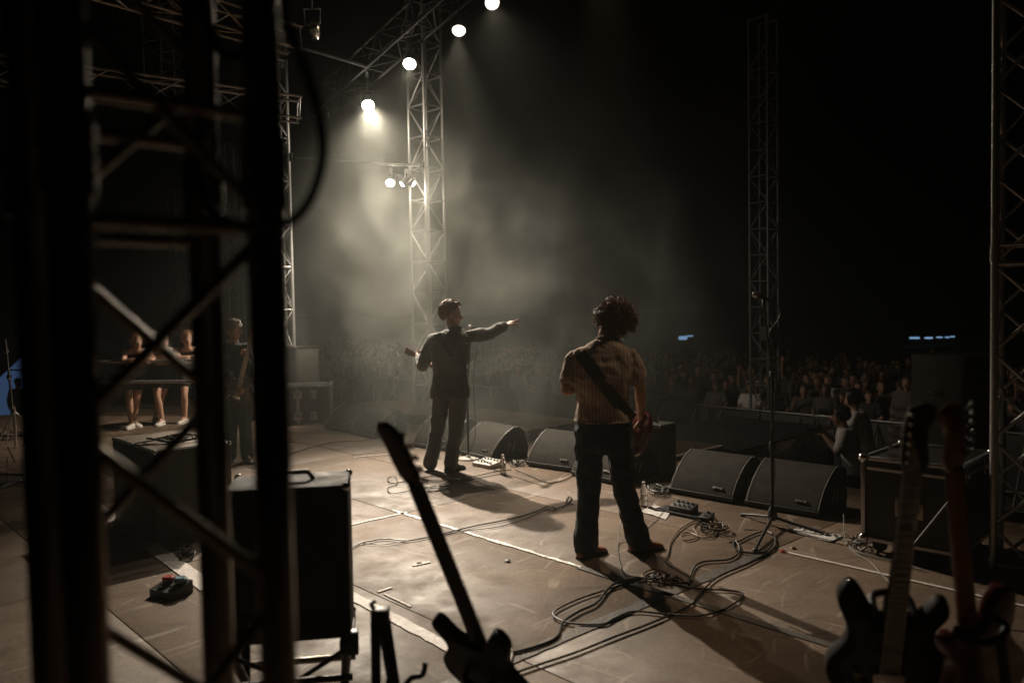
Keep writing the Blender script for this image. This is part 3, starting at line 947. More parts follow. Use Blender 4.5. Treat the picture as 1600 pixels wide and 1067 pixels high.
def person(label, loc, J, yaw, head, skin='skin', voxel=0.007, group=None, hands=None, body_extra=None, rz=0.0, eyes=True):
    t = thing('person', label, 'person', loc, rz, group)
    mb = MB()
    add_torso(mb, torso_rings(J, yaw, -0.012), yaw)
    for s in 'LR':
        sh, el, wr = V(J['sh' + s]), V(J['el' + s]), V(J['wr' + s])
        limb(mb, [sh, mid(sh, el), el, mid(el, wr, 0.35), wr], [.050, .046, .038, .038, .026])
        hp, kn, an = V(J['hip' + s]), V(J['kn' + s]), V(J['an' + s])
        limb(mb, [hp, mid(hp, kn), kn, mid(kn, an, 0.35), an], [.080, .072, .052, .054, .036])
        if hands and s in hands:
            add_hand(mb, wr, *hands[s])
        elif J.get('hands', True):
            d = (wr - el).normalized()
            add_hand(mb, wr, d, V((1 if s == 'L' else -1, 0.2, 0)), 1 if s == 'R' else -1, (0.3, 0.35, 0.4, 0.45))
        foot_d = J.get('ft' + s, (0, 1, 0))
        fd = V(foot_d).normalized()
        mb.tube([an, V((an.x, an.y, max(0.03, an.z - 0.04))) + fd * 0.1], [.034, .026], 8)
    M = head_matrix(*head)
    add_head(mb, M)
    nk = V(J['neck'])
    mb.tube([nk - V((0, 0, 0.03)), mid(nk, M @ V((0, -0.02, -0.06)), 0.6), M @ V((0, -0.015, -0.04))], [.062, .054, .054], 12)
    if body_extra: body_extra(mb)
    o = obj('body', remesh(mb, voxel, skin, 'body', 2), t)
    if eyes:
        for s in (-1, 1):
            e = MB().ball((s * 0.031, 0.0755, 0.013), 0.0125, M, 10, 8).build('eye', 'eye_white', t)
            MB().ball((s * 0.0315, 0.0855, 0.013), (0.006, 0.004, 0.006), M, 8, 6).build('iris', 'eye', e)
    return t, M
def shoes(t, J, mat='shoe_black', sole='sole', voxel=0.006):
    for s in 'LR':
        mb = MB()
        so = foot(mb, J['an' + s], J.get('ft' + s, (0, 1, 0)))
        o = obj('shoe', remesh(mb, voxel, mat, 'shoe', 2), t)
        so.build('sole', sole, o, angle=40)

from mathutils.bvhtree import BVHTree
def bvh_of(me):
    return BVHTree.FromPolygons([v.co.copy() for v in me.vertices], [tuple(p.vertices) for p in me.polygons])
def ribbon(name, me, pts, width, mat, parent, thick=0.005, frm=V((0, -1, 0)), per=6):
    """a strap lying on a surface; pts are (x, z) seen from behind"""
    tree = bvh_of(me)
    path = []
    last = -0.12
    for p in smooth_path([V((x, 0, z)) for x, z in pts], per):
        hit = tree.ray_cast(V((p.x, 0, p.z)) + frm * 1.5, -frm)
        if hit[0] is not None:
            last = hit[0].y
            path.append((hit[0], hit[1]))
    mb = MB()
    rg = []
    ys = [q[0].y for q in path]
    ys = [sum(ys[max(0, i - 2):i + 3]) / len(ys[max(0, i - 2):i + 3]) for i in range(len(ys))]
    cs = [V((q[0].x, min(y, q[0].y), q[0].z)) for q, y in zip(path, ys)]
    for i, (c, nrm) in enumerate(zip(cs, [q[1] for q in path])):
        d = (cs[min(i + 1, len(cs) - 1)] - cs[max(i - 1, 0)]).normalized()
        nn = (nrm * 0.5 + frm).normalized()
        nn = (nn - d * nn.dot(d)).normalized()
        s = d.cross(nn).normalized() * width / 2
        c = c + nn * 0.004
        rg.append([c - s, c + s, c + s + nn * thick, c - s + nn * thick])
    mb.rings(rg)
    return mb.build(name, mat, parent, angle=50)

# ------------------------------------------------------------------ guitars
def guitar_mesh_parts(t, kind, body_mat, neck_mat, T=Matrix(), head='six', strings=True, fret_mat='rosewood', mirror=False):
    """origin at the body's centre, neck along +Z, front +Y; T places it inside the thing t"""
    outl = {
        'strat': [(0, -.215), (.10, -.205), (.158, -.14), (.158, -.06), (.118, .01), (.108, .06), (.135, .12), (.128, .165), (.098, .165), (.065, .115), (.035, .10), (-.035, .10), (-.06, .13), (-.10, .205), (-.135, .205), (-.148, .15), (-.118, .06), (-.122, 0), (-.165, -.08), (-.155, -.16), (-.09, -.21)],
        'single': [(0, -.22), (.09, -.212), (.155, -.16), (.165, -.09), (.125, -.01), (.105, .05), (.128, .11), (.125, .15), (.09, .15), (.05, .105), (.03, .10), (-.03, .115), (-.06, .165), (-.10, .185), (-.135, .15), (-.128, .08), (-.11, .03), (-.128, -.02), (-.165, -.09), (-.155, -.16), (-.09, -.212)],
    }[kind]
    if mirror: outl = [(-x, z) for x, z in reversed(outl)]
    # Catmull-Rom round the outline
    ext = outl[-1:] + outl + outl[:2]
    poly = []
    for i in range(1, len(ext) - 2):
        p0, p1, p2, p3 = [V((q[0], q[1], 0)) for q in ext[i - 1:i + 3]]
        for k in range(4):
            s = k / 4
            q = 0.5 * ((2 * p1) + (p2 - p0) * s + (2 * p0 - 5 * p1 + 4 * p2 - p3) * s * s + (3 * p1 - p0 - 3 * p2 + p3) * s ** 3)
            poly.append((q.x, q.y))
    def place(o):
        o.matrix_local = T
        return o
    bass = head == 'bass'
    nut = 0.80 if bass else 0.60
    body = place(MB().prism(poly, -.022, .022, bev=0.007).build('guitar_body', body_mat, t, angle=40))
    pg = [(x * 0.72 + 0.01, z * 0.62 - 0.02) for x, z in poly]
    MB().prism(pg, .0222, .0245).build('pickguard', 'pickguard', body)
    for z in ((-.02, .06) if not bass else (0.0, -.07)):
        MB().box((0, .028, z), (.085, .012, .026), 0, .004).build('pickup', 'black_plastic', body)
    MB().box((0, .030, -.11), (.085, .014, .035), 0, .003).build('bridge', 'chrome', body)
    for x, z in ((.085, -.10), (.10, -.14), (.06, -.15)):
        MB().lathe([(.011, .022), (.011, .036), (.009, .040)], 12, Matrix.Translation((x, 0, z)) @ Matrix.Rotation(rad(-90), 4, 'X')).build('knob', 'cream', body)
    for x, z in ((0, -.217), ((.118 if mirror else -.118), .208) if kind == 'strat' else (0, .12)):
        MB().ball((x, 0, z), .008, None, 8, 6).build('strap_button', 'chrome', body)
    nk = MB()
    rg = []
    for z, w, d in ((.06, .029, .020), (.16, .0285, .014), (.3, .0265, .0125), (nut - .03, .0225, .011), (nut, .0215, .010)):
        rg.append([V((math.cos(a) * w, .026 + min(0, math.sin(a)) * d * 1.9 + (0.004 if math.sin(a) > 0.1 else 0), z)) for a in [2 * math.pi * k / 12 for k in range(12)]])
    nk.rings(rg)
    neck = place(nk.build('neck', neck_mat, t))
    MB().box((0, .0325, (.06 + nut) / 2), (.044, .006, nut - .06), 0, .002).build('fretboard', fret_mat, neck)
    for k in range(1, 17):
        z = nut - (nut + .11) * (1 - 2 ** (-k / 12))
        MB().box((0, .0364, z), (.043, .002, .002)).build('fret', 'chrome', neck, smooth=False)
    if head == 'three':
        hp = [(-.021, 0), (.021, 0), (.034, .05), (.040, .15), (.02, .165), (0, .155), (-.02, .165), (-.040, .15), (-.034, .05)]
    elif bass:
        hp = [(-.022, 0), (.022, 0), (.034, .03), (.037, .08), (.034, .14), (.040, .185), (.030, .215), (.005, .222), (-.022, .205), (-.034, .175), (-.026, .15), (-.034, .12), (-.028, .09), (-.036, .06), (-.032, .03)]
    else:
        hp = [(-.021, 0), (.021, 0), (.036, .022), (.034, .05), (.026, .09), (.026, .13), (.040, .155), (.038, .18), (.010, .192), (-.022, .178), (-.03, .13), (-.03, .03)]
    if mirror: hp = [(-x, z) for x, z in reversed(hp)]
    Mh = Matrix.Translation((0, .022, nut)) @ Matrix.Rotation(rad(7 if head == 'three' else 2), 4, 'X')
    hd = place(MB().prism([(x, z) for x, z in hp], -.007, .008, Mh, bev=.002).build('headstock', neck_mat if head != 'three' else 'lacquer_wine', t, angle=40))
    pegs = [(-.034, z) for z in (.035, .062, .089, .116, .143, .168)]
    if head == 'three': pegs = [(s * .04, z) for s in (-1, 1) for z in (.045, .085, .125)]
    if bass: pegs = [(-.036, z) for z in (.045, .088, .13, .172)]
    if mirror: pegs = [(-x, z) for x, z in pegs]
    for x, z in pegs:
        s = math.copysign(1, x)
        pm = MB()
        pm.tube([Mh @ V((x * 0.55, -.004, z)), Mh @ V((x * 0.55, .020, z))], .0042 if not bass else .007, 8)
        pm.tube([Mh @ V((x * 0.6, -.010, z)), Mh @ V((x + s * .012, -.010, z))], .0035, 6)
        pm.ball(Mh @ V((x + s * (.018 if not bass else .026), -.010, z)), (.008, .004, .007) if not bass else (.014, .004, .012), None, 8, 6)
        pm.build('tuning_peg', 'chrome', hd)
    if strings:
        n = 4 if bass else 6
        for k in range(n):
            x = (k - (n - 1) / 2) * (.034 / (n - 1))
            sb = MB().tube([(x * 1.4, .039, -.11), (x, .0385, nut), (x, .036, nut + .02 + .02 * k)], .0009, 4).build('string', 'chrome', neck)
    return body, neck, hd

def held(name, label, loc, c, tip, facing, kind, body_mat, neck_mat, head='three'):
    """a guitar whose body centre is c and whose headstock points to tip (world offsets from loc)"""
    t = thing(name, label, 'guitar', loc)
    z = (tip - c).normalized()
    y = (facing - z * facing.dot(z)).normalized()
    x = y.cross(z)
    T = Matrix(((x.x, y.x, z.x, c.x), (x.y, y.y, z.y, c.y), (x.z, y.z, z.z, c.z), (0, 0, 0, 1)))
    guitar_mesh_parts(t, kind, body_mat, neck_mat, T, head)
    return t

# ------------------------------------------------------------------ the singer
SR = at(695, 735)
def S(x, y, dy=0.0):
    return pd(x, y, SR.y + dy) - SR
ph = rad(25)
J = dict(pelvis=S(703, 604, .02), chest=S(702, 548, .01), neck=S(711, 514, .02), shL=S(675, 533, .09), elL=S(661, 570, .14), wrL=S(655, 558, .40),
         shR=S(733, 525, -.07), elR=S(763, 522, .08), wrR=S(790, 509, .26), hipL=S(691, 609, .05), hipR=S(716, 609, -.02),
         knL=S(684, 668, .08), knR=S(713, 668, .0), anL=S(672, 722, .03), anR=S(704, 725, -.04), ftL=(-0.1, 1, 0), ftR=(0.72, 0.7, 0))
J['anL'].z = J['anR'].z = 0.09
hd = (J['wrR'] - J['elR']).normalized()
singer, M = person('singer in a dark suit jacket pointing at the crowd with one raised arm', SR, J, -ph, (S(706, 493, .03), rad(74), rad(4), rad(-4), 1.04), voxel=.006,
                   hands={'R': (V((0.72, .42, .44)), V((0.25, 0.2, -0.9)), 1, (0.06, .30, .55, .75), 0.09, 0.5, 1.12), 'L': (V((-.2, .9, .25)), V((0.6, .3, .6)), -1, (.7, .75, .8, .85), .03, .6, 1.0)})
mb = MB()
add_torso(mb, torso_rings(J, -ph, 0.020, bulk=1.17, hem=S(700, 622).z, hem_w=0.168), -ph, 24)
for s in 'LR':
    sh, el, wr = J['sh' + s], J['el' + s], J['wr' + s]
    limb(mb, [sh, mid(sh, el, .5), el, mid(el, wr, .5), mid(el, wr, .88)], [.068, .078, .070, .064, .055])
jk = remesh(mb, .008, 'jacket', 'jacket', 3, 0.010, 9, 0.8, 3.3)
obj('jacket', jk, singer)
col = MB(); nk = J['neck']
col.tube([nk + V((.004 + math.cos(a) * .068, math.sin(a) * .062, .006 + .014 * -math.sin(a))) for a in [rad(q) for q in range(-200, 30, 18)]], .011, 8, flat=1.5)
col.build('collar', 'jacket', singer)
lap = MB().box((0, 0, 0), (.012, .006, .30), 0, .002)
cf = MB(); w0 = J['wrR']
cf.tube([mid(J['elR'], w0, .84), mid(J['elR'], w0, 1.02)], [.041, .040], 14)
cf.build('shirt_cuff', 'cuff_white', singer)
mb = MB()
add_torso(mb, [(J['pelvis'] + V((0, 0, .06)), .15, .11), (J['pelvis'], .165, .12), (J['pelvis'] - V((0, 0, .09)), .155, .12)], -ph)
for s in 'LR':
    hp, kn, an = J['hip' + s], J['kn' + s], J['an' + s]
    limb(mb, [hp, mid(hp, kn), kn, mid(kn, an), V((an.x, an.y, .075))], [.100, .095, .084, .078, .080])
obj('trousers', remesh(mb, .008, 'trousers', 'trousers', 3, .011, 9, 1.1, 1.1), singer)
shoes(singer, J)
def sw_flow(d):
    return V((0.15 + 0.5 * d.x, -0.9, -0.35 - (0.5 if d.y < -.2 else 0)))
cap_hair(M, 'hair_brown', singer, (.0765, .0975, .0955), .30, down=-0.05, nape=.55)
locks(M, 300, 4, 'hair_brown', singer, sw_flow, .013, .085, .0062, lambda d: not (d.y > .35 and d.z < .42) and d.z > (-.30 if d.y < -.3 else .05))
ribbon('guitar_strap', jk, [((S(x, y)).x, (S(x, y)).z) for x, y in ((686, 521), (692, 530), (702, 545), (716, 563), (727, 578), (734, 590))], .05, 'leather_dark', singer)
ring = MB().ball(S(710, 557, -.17), (.008, .006, .016), None, 8, 6).build('strap_buckle', 'chrome', singer)
held('electric_guitar', 'dark guitar hanging in front of the singer, headstock sticking out at his left', SR, S(702, 590, .24), S(637, 549, .66), V((.42, .9, 0)), 'single', 'lacquer_red', 'maple')

# ------------------------------------------------------------------ the guitarist in jeans
BR = at(945, 870)
def B(x, y, dy=0.0):
    return pd(x, y, BR.y + dy) - BR
ph = rad(14)
J = dict(pelvis=B(943, 655, .01), chest=B(941, 588, .0), neck=B(949, 532, .03), shL=B(899, 560, .05), elL=B(885, 609, .0), wrL=B(912, 603, .27),
         shR=B(983, 557, -.03), elR=B(1000, 606, .02), wrR=B(1002, 653, .17), hipL=B(922, 668, .03), hipR=B(966, 668, -.01),
         knL=B(920, 765, .03), knR=B(975, 762, .10), anL=B(915, 858, .0), anR=B(997, 845, .12), ftL=(0.75, 0.65, 0), ftR=(0.93, 0.35, 0))
J['anL'].z = 0.09; J['anR'].z = 0.09
gt, M = person('guitarist in a striped short-sleeved shirt and dark jeans seen from behind', BR, J, -ph, (B(957, 508, .08), rad(58), rad(40), rad(14), 1.04), voxel=.006,
               hands={'R': (V((0.05, .35, -1)), V((-0.7, .7, .1)), 1, (.5, .6, .65, .7), .04, .6, 1.0), 'L': (V((.5, .8, .3)), V((.3, -.2, .9)), -1, (.6, .7, .7, .7), .03, .6, 1.0)})
mb = MB()
add_torso(mb, torso_rings(J, -ph, .030, bulk=1.04, hem=B(943, 657).z, hem_w=.168), -ph, 24)
for s in 'LR':
    sh, el = J['sh' + s], J['el' + s]
    limb(mb, [sh, mid(sh, el, .3), mid(sh, el, .62)], [.060, .076, .080])
sm = remesh(mb, .007, 'shirt', 'shirt', 3, .0125, 10, .5, 7.7)
so = obj('shirt', sm, gt)
cm = MB(); nk = J['neck']
cm.tube([nk + V((math.cos(a) * .076, math.sin(a) * .070 + .01, .004 - .018 * math.sin(a))) for a in [rad(q) for q in range(-215, 40, 17)]], .010, 8, flat=1.8)
cm.build('collar', 'shirt', so)
mb = MB()
add_torso(mb, [(J['pelvis'] + V((0, 0, .10)), .160, .118), (J['pelvis'] + V((0, 0, .02)), .176, .132), (J['pelvis'] - V((0, 0, .10)), .178, .135), (J['pelvis'] - V((0, 0, .19)), .165, .12), (J['pelvis'] - V((0, 0, .235)), .12, .09)], -ph)
for s in 'LR':
    hp, kn, an = J['hip' + s], J['kn' + s], J['an' + s]
    limb(mb, [hp, mid(hp, kn), kn, mid(kn, an), V((an.x, an.y, .085))], [.108, .100, .082, .080, .088])
jm = remesh(mb, .008, 'jeans', 'jeans', 3, .012, 9, 1.2, 5.1)
jo = obj('jeans', jm, gt)
for x0 in (922, 962):
    p = B(x0, 690)
    pk = ribbon('back_pocket', jm, [(p.x, p.z + .07), (p.x + .004, p.z), (p.x + .008, p.z - .07)], .13, 'jeans', jo, .003)
shoes(gt, J, 'boot')
cap_hair(M, 'hair_dark', gt, (.088, .107, .104), .45, down=-.45)
curls(M, 420, (.098, .116, .112), lambda d: 1.0, 77, 'hair_curl', gt, .010, .046, lambda d: not (d.y > .55 and d.z < .15) and d.z > -.6, .0011).name = 'stray_hair'
curls(M, 1150, (.090, .108, .105), lambda d: 1.0, 12, 'hair_curl', gt, .0115, .050, lambda d: not (d.y > .55 and d.z < .15) and d.z > (-.80 if d.y < .1 else -.5), .0034)
sp = [(905, 551), (916, 566), (932, 588), (952, 614), (974, 641), (996, 662), (1008, 673)]
ribbon('guitar_strap', sm, [(B(x, y).x, B(x, y).z) for x, y in sp], .085, 'leather_dark', gt, .005)
held('electric_guitar', 'wine red electric guitar at the right hip of the guitarist in jeans', BR, B(984, 668, .30), B(905, 615, .95), V((.3, .95, 0)), 'single', 'lacquer_wine', 'maple', 'six')

# ------------------------------------------------------------------ generic figures
def pose(h=1.72, **kw):
    k = h / 1.72
    Jg = dict(pelvis=(0, 0, .95), chest=(0, 0, 1.24), neck=(0, 0, 1.46), shL=(-.165, 0, 1.40), elL=(-.21, -.02, 1.12), wrL=(-.21, .08, .88), shR=(.165, 0, 1.40), elR=(.21, -.02, 1.12), wrR=(.21, .08, .88),
              hipL=(-.085, 0, .90), knL=(-.09, .01, .49), anL=(-.095, 0, .09), hipR=(.085, 0, .90), knR=(.09, .01, .49), anR=(.095, 0, .09))
    Jg.update(kw)
    return {a: (V(b) * k if not isinstance(b, bool) else b) for a, b in Jg.items()}

# three people leaning on the far rail
def leaner(label, px, py, rz, step, skin, hair, seed, shift=0.0):
    loc = at(px, py)
    Jg = pose(1.68, pelvis=(0, -.12, .93), chest=(0, .12, 1.14), neck=(0, .29, 1.27), shL=(-.165, .24, 1.22), shR=(.165, .24, 1.22),
              elL=(-.22, .42, 1.09), elR=(.20, .44, 1.09), wrL=(.02 + shift, .50, 1.09), wrR=(-.05 + shift, .53, 1.12), hipL=(-.085, -.12, .88), hipR=(.085, -.12, .88),
              knL=(-.09 + .5 * step, -.02 - abs(step), .49), knR=(.10, .02, .48), anL=(-.09 + 1.1 * step, -.16 - abs(step), .09), anR=(.10 - .3 * step, -.06, .09), ftL=(-.5, 1, 0), ftR=(.5, 1, 0))
    t, M = person(label, loc, Jg, 0, (V((0, .36, 1.38)) * (1.68 / 1.72), rad(-12 + 20 * shift), rad(12), 0, .98), skin, .010, 'people leaning on the rail', rz=rz)
    mb = MB(); rows = torso_rings(Jg, 0, .014)
    add_torso(mb, rows[2:7], 0)
    obj('crop_top', remesh(mb, .012, 'crop_black', 'crop_top', 2, .004), t)
    mb = MB(); add_torso(mb, [(Jg['pelvis'] + V((0, .05, .12)), .15, .12), (Jg['pelvis'], .18, .135), (Jg['pelvis'] - V((0, 0, .1)), .18, .135)], 0)
    for s in 'LR':
        limb(mb, [Jg['hip' + s], mid(Jg['hip' + s], Jg['kn' + s], .55)], [.098, .10])
    obj('shorts', remesh(mb, .012, 'crop_black', 'shorts', 2, .004), t)
    shoes(t, Jg, 'sneaker', 'sneaker', .009)
    cap_hair(M, hair, t, (.086, .108, .102), .42, down=-.5)
    locks(M, 160, seed, hair, t, lambda d: V((.8 * d.x, -.5, -1)), .014, .22, .008, lambda d: d.z > -.1 and d.y < .5)
    return t
LR = rad(180 + 26)
leaner('woman in black shorts leaning on the rail, leftmost of the three', 214, 669, LR + rad(6), .10, 'skin', 'hair_brown', 2)
leaner('woman leaning on the rail between her two friends, one foot behind', 258, 664, LR, .20, 'skin', 'hair_dark', 3, .15)
leaner('woman with a bare shoulder leaning on the rail beside the suited guitarist', 300, 661, LR - rad(8), -.04, 'skin', 'hair_brown', 5, -.1)

# guitarist in a suit behind the tower
GR = at(371, 722)
def G(x, y, dy=0.0):
    return pd(x, y, GR.y + dy) - GR
J = dict(pelvis=G(372, 605, .03), chest=G(364, 563, 0), neck=G(362, 536, .0), shL=G(384, 545, -.06), elL=G(391, 580, -.15), wrL=G(384, 562, -.33), shR=G(346, 546, .05), elR=G(349, 585, .0), wrR=G(372, 600, -.24),
         hipL=G(382, 610, 0), hipR=G(364, 610, .03), knL=G(383, 662, -.02), knR=G(362, 664, .02), anL=G(386, 716, 0), anR=G(360, 716, .02), ftL=(.5, -.8, 0), ftR=(.1, -1, 0))
J['anL'].z = J['anR'].z = .09
sg, M = person('suited guitarist with short grey hair playing behind the foreground tower', GR, J, rad(180 - 20), (G(365, 519, -.05), rad(150), rad(30), 0, 1.0), 'skin', .008,
               hands={'L': (V((.1, -.6, .7)), V((.3, .7, .5)), -1, (.8, .8, .85, .9), .03, .6, 1.0), 'R': (V((.35, -.6, -.5)), V((.2, .9, -.2)), 1, (.4, .5, .6, .6), .03, .6, 1.0)})
mb = MB(); add_torso(mb, torso_rings(J, rad(160), .022, hem=G(370, 618).z, hem_w=.17), rad(160), 22)
for s in 'LR':
    limb(mb, [J['sh' + s], mid(J['sh' + s], J['el' + s]), J['el' + s], mid(J['el' + s], J['wr' + s], .88)], [.076, .068, .058, .048])
obj('jacket', remesh(mb, .010, 'dark_jacket', 'jacket', 2, .006), sg)
mb = MB(); nk = J['neck']
mb.tube([nk + V((math.cos(a) * .066, math.sin(a) * .062, .015)) for a in [rad(q) for q in range(0, 361, 24)]], .012, 6, flat=2.4)
mb.build('shirt_collar', 'cuff_white', sg)
mb = MB(); add_torso(mb, [(J['pelvis'], .16, .12), (J['pelvis'] - V((0, 0, .1)), .17, .125)], rad(160))
for s in 'LR':
    limb(mb, [J['hip' + s], J['kn' + s], V((J['an' + s].x, J['an' + s].y, .08))], [.098, .078, .076])
obj('trousers', remesh(mb, .010, 'jeans_light', 'trousers', 2, .006), sg)
shoes(sg, J)
cap_hair(M, 'hair_grey', sg, (.080, .102, .099), .45, down=-.3)
locks(M, 200, 9, 'hair_grey', sg, lambda d: V((.2, -.6, -.6)), .008, .06, .005, lambda d: not (d.y > .45 and d.z < .4) and d.z > -.4)
held('electric_guitar', 'ornate dark guitar played by the suited guitarist', GR, G(373, 606, -.28), G(388, 545, -.42), V((.3, -1, .1)), 'strat', 'lacquer_black', 'maple', 'six')

# ------------------------------------------------------------------ the crowd
def crowd_variant(k):
    """returns meshes (body, clothes, hair) of one onlooker facing +Y, 1.72 m"""
    poses = [dict(), dict(elL=(-.24, .08, 1.16), elR=(.24, .08, 1.16), wrL=(.02, .27, 1.10), wrR=(-.02, .30, 1.13)),
             dict(elR=(.26, .08, 1.62), wrR=(.24, .14, 1.90), shR=(.175, 0, 1.43)),
             dict(elL=(-.22, .2, 1.22), elR=(.22, .2, 1.22), wrL=(-.05, .33, 1.36), wrR=(.05, .33, 1.36)),
             dict(elR=(.22, .15, 1.20), wrR=(.13, .32, 1.42)), dict(elL=(-.25, .0, 1.13), wrL=(-.10, .16, 1.02), elR=(.25, 0, 1.13), wrR=(.10, .16, 1.02))]
    Jg = pose(1.72, **poses[k % 6])
    rr = random.Random(k)
    M = head_matrix((0, .02, 1.59), rr.uniform(-.35, .35), rr.uniform(-.05, .22), rr.uniform(-.1, .1), 1.0)
    mb = MB(); add_head(mb, M, 10)
    mb.tube([(0, 0, 1.40), M @ V((0, -.015, -.05))], .056, 10)
    for s in 'LR':
        sh, el, wr = Jg['sh' + s], Jg['el' + s], Jg['wr' + s]
        limb(mb, [sh, el, wr], [.045, .038, .027], 8, 3)
        d = (wr - el).normalized()
        add_hand(mb, wr, d, V((0, 1, 0)) if abs(d.y) < .8 else V((0, 0, -1)), 1 if s == 'R' else -1, (.25, .3, .35, .4), .10)
    add_torso(mb, torso_rings(Jg, 0, -.02), 0, 12)
    body = remesh(mb, .0115, 'crowd_skin', 'body', 1)
    mb = MB(); add_torso(mb, torso_rings(Jg, 0, .022, hem=.86, hem_w=.17), 0, 14)
    for s in 'LR':
        sh, el, wr = Jg['sh' + s], Jg['el' + s], Jg['wr' + s]
        if k % 3 == 0: limb(mb, [sh, el, mid(el, wr, .85)], [.068, .058, .044], 10, 3)
        else: limb(mb, [sh, mid(sh, el, .6)], [.070, .070], 10, 3)
        limb(mb, [Jg['hip' + s], Jg['kn' + s], Jg['an' + s] - V((0, 0, .06))], [.095, .075, .07], 10, 3)
    clo = remesh(mb, .018, 'crowd_cloth', 'clothes', 1, .006)
    bm = bmesh.new(); bmesh.ops.create_icosphere(bm, subdivisions=3, radius=1)
    lng = k % 2 == 1
    bmesh.ops.delete(bm, geom=[v for v in bm.verts if (v.co.y > .40 and v.co.z < .42) or v.co.z < (-.9 if lng else -.35)], context='VERTS')
    for v in bm.verts:
        q = 1 + .10 * noise.noise(v.co * 6 + V((k, 0, 0)))
        z = v.co.z
        drop = (-.16 * max(0, -z) if lng else 0)
        v.co = V((v.co.x * (.086 + (.012 if lng else 0)) * q, v.co.y * .107 * q - .012 - (.02 if lng and z < 0 else 0), z * .103 * q + .045 + drop))
    hair = MB().bm(bm, M).mesh('hair', 'crowd_hair', angle=180)
    return body, clo, hair
CV = [crowd_variant(k) for k in range(6)]
def onlooker(label, x, y, k, facing, h=1.72, group=None, dz=0.0, top=None):
    s = h / 1.72
    t = thing('person', label, 'person', (x, y, GROUND + dz), facing, group)
    t.scale = (s, s, s)
    b, c, hr = CV[k]
    obj('body', b, t); co = obj('clothes', c, t); obj('hair', hr, t)
    if top:
        co.material_slots[0].link = 'OBJECT'; co.material_slots[0].material = MATS[top]
    return t
BAR_U = 15.2                                            # the barrier in front of the crowd
def face_to(x, y, tx=0.6, ty=6.5):
    return math.atan2(ty - y, tx - x) - math.pi / 2
rr = random.Random(11)
placed = []
def head_at(px, u, k, label, h, turn=0.0, group='crowd behind the barrier'):
    depth = u / (0.682 + 0.731 * (px - 800) / F_PX)
    p = pd(px, 560, depth)
    placed.append((p.x, p.y))
    return onlooker(label, p.x, p.y, k, face_to(p.x, p.y) + turn, h, group, top='tee_white' if 'pale top' in label else None)
FRONTROW = [(1172, 15.65, 1, 'woman in a pale top with folded arms on the barrier left of the mic stand', 1.66), (1212, 15.7, 5, 'onlooker at the barrier just right of the mic stand pole', 1.68),
            (1256, 15.65, 4, 'onlooker with one hand lifted at the barrier below the raised arm', 1.66), (1118, 15.65, 1, 'onlooker in dark clothes leaning on the barrier far left of the mic stand', 1.64),
            (1050, 15.7, 3, 'onlooker with joined hands at the barrier just right of the striped shirt', 1.66), (1243, 16.9, 2, 'onlooker with one arm raised high above the crowd', 1.86),
            (1290, 15.7, 5, 'onlooker at the barrier just left of the two photographers', 1.7), (600, 15.7, 5, 'onlooker in the smoke between the wedge monitors and the singer', 1.75),
            (545, 15.7, 4, 'onlooker in the smoke with one hand raised above the far wedge monitors', 1.78), (772, 15.7, 4, 'onlooker in the smoke just right of the singer', 1.74), (850, 15.7, 3, 'onlooker holding both hands up just left of the striped shirt', 1.7)]
for x, u, k, lab, h in FRONTROW:
    head_at(x, u, k, lab, h)
n = 0
far_mb = MB()
nf = 0
for u0 in np.arange(BAR_U + 0.5, 33, 0.56):
    for v0 in np.arange(0, 40, 0.50):
        u, v = u0 + rr.uniform(-.22, .22), v0 + rr.uniform(-.2, .2)
        p = st(u, v)
        if p.y < 8: continue
        x = 800 + p.x / p.y * F_PX
        if not (480 < x < 1660): continue
        if rr.random() < 0.08 + 0.02 * (u0 - BAR_U): continue
        if any((p.x - a) ** 2 + (p.y - b) ** 2 < 0.17 for a, b in placed[:11]): continue
        if n < 280 and u0 < 21:
            k = rr.choice([0, 0, 0, 1, 3, 4, 5, 5, 2 if rr.random() < .5 else 3])
            row = 'near the barrier' if u0 < BAR_U + 1.8 else 'farther back'
            sec = ('in the smoke left of the singer' if x < 690 else 'between the singer and the striped shirt' if x < 880 else 'behind the striped shirt' if x < 1000 else 'between the striped shirt and the mic stand' if x < 1200 else 'between the mic stand and the photographers' if x < 1310 else 'behind the photographers' if x < 1430 else 'beyond the tall speaker at the right')
            onlooker('onlooker in the dim crowd %s, %s' % (sec, row), p.x, p.y, k, face_to(p.x, p.y) + rr.gauss(0, .25), rr.gauss(1.72, .10), 'crowd ' + sec + ' ' + row, top='tee_white' if rr.random() < .05 else None)
            n += 1
        elif nf < 520:
            nf += 1
            h = rr.uniform(1.56, 1.9)
            q = V((p.x, p.y, GROUND))
            far_mb.mi = 0; far_mb.ball(q + V((0, 0, h - .13)), (.075, .09, .115), None, 8, 6)
            far_mb.mi = 1; far_mb.ball(q + V((rr.gauss(0, .01), .03, h - .10)), (.088, .095, .115), None, 8, 6)
            far_mb.mi = 2 + rr.randrange(3)
            far_mb.rings([ellipse_ring(q + V((0, 0, zz * h)), w, d, rr.uniform(-.2, .2), 10) for zz, w, d in ((.0, .15, .12), (.5, .19, .14), (.7, .19, .13), (.80, .21, .11), (.84, .08, .07), (.88, .06, .06))])
            if rr.random() < .12:
                far_mb.mi = 0; far_mb.tube([q + V((.2, 0, .8 * h)), q + V((.26, 0, h)), q + V((.22, 0, h + .22))], [.05, .04, .035], 6)
simple('cloth_a', (.05, .05, .06), .9); simple('cloth_b', (.14, .11, .10), .9); simple('cloth_c', (.09, .04, .04), .9)
tag(far_mb.build('crowd', ['crowd_skin', 'crowd_hair', 'cloth_a', 'cloth_b', 'cloth_c'], angle=180), 'far crowd fading into the dark as one mass', None, kind='stuff')

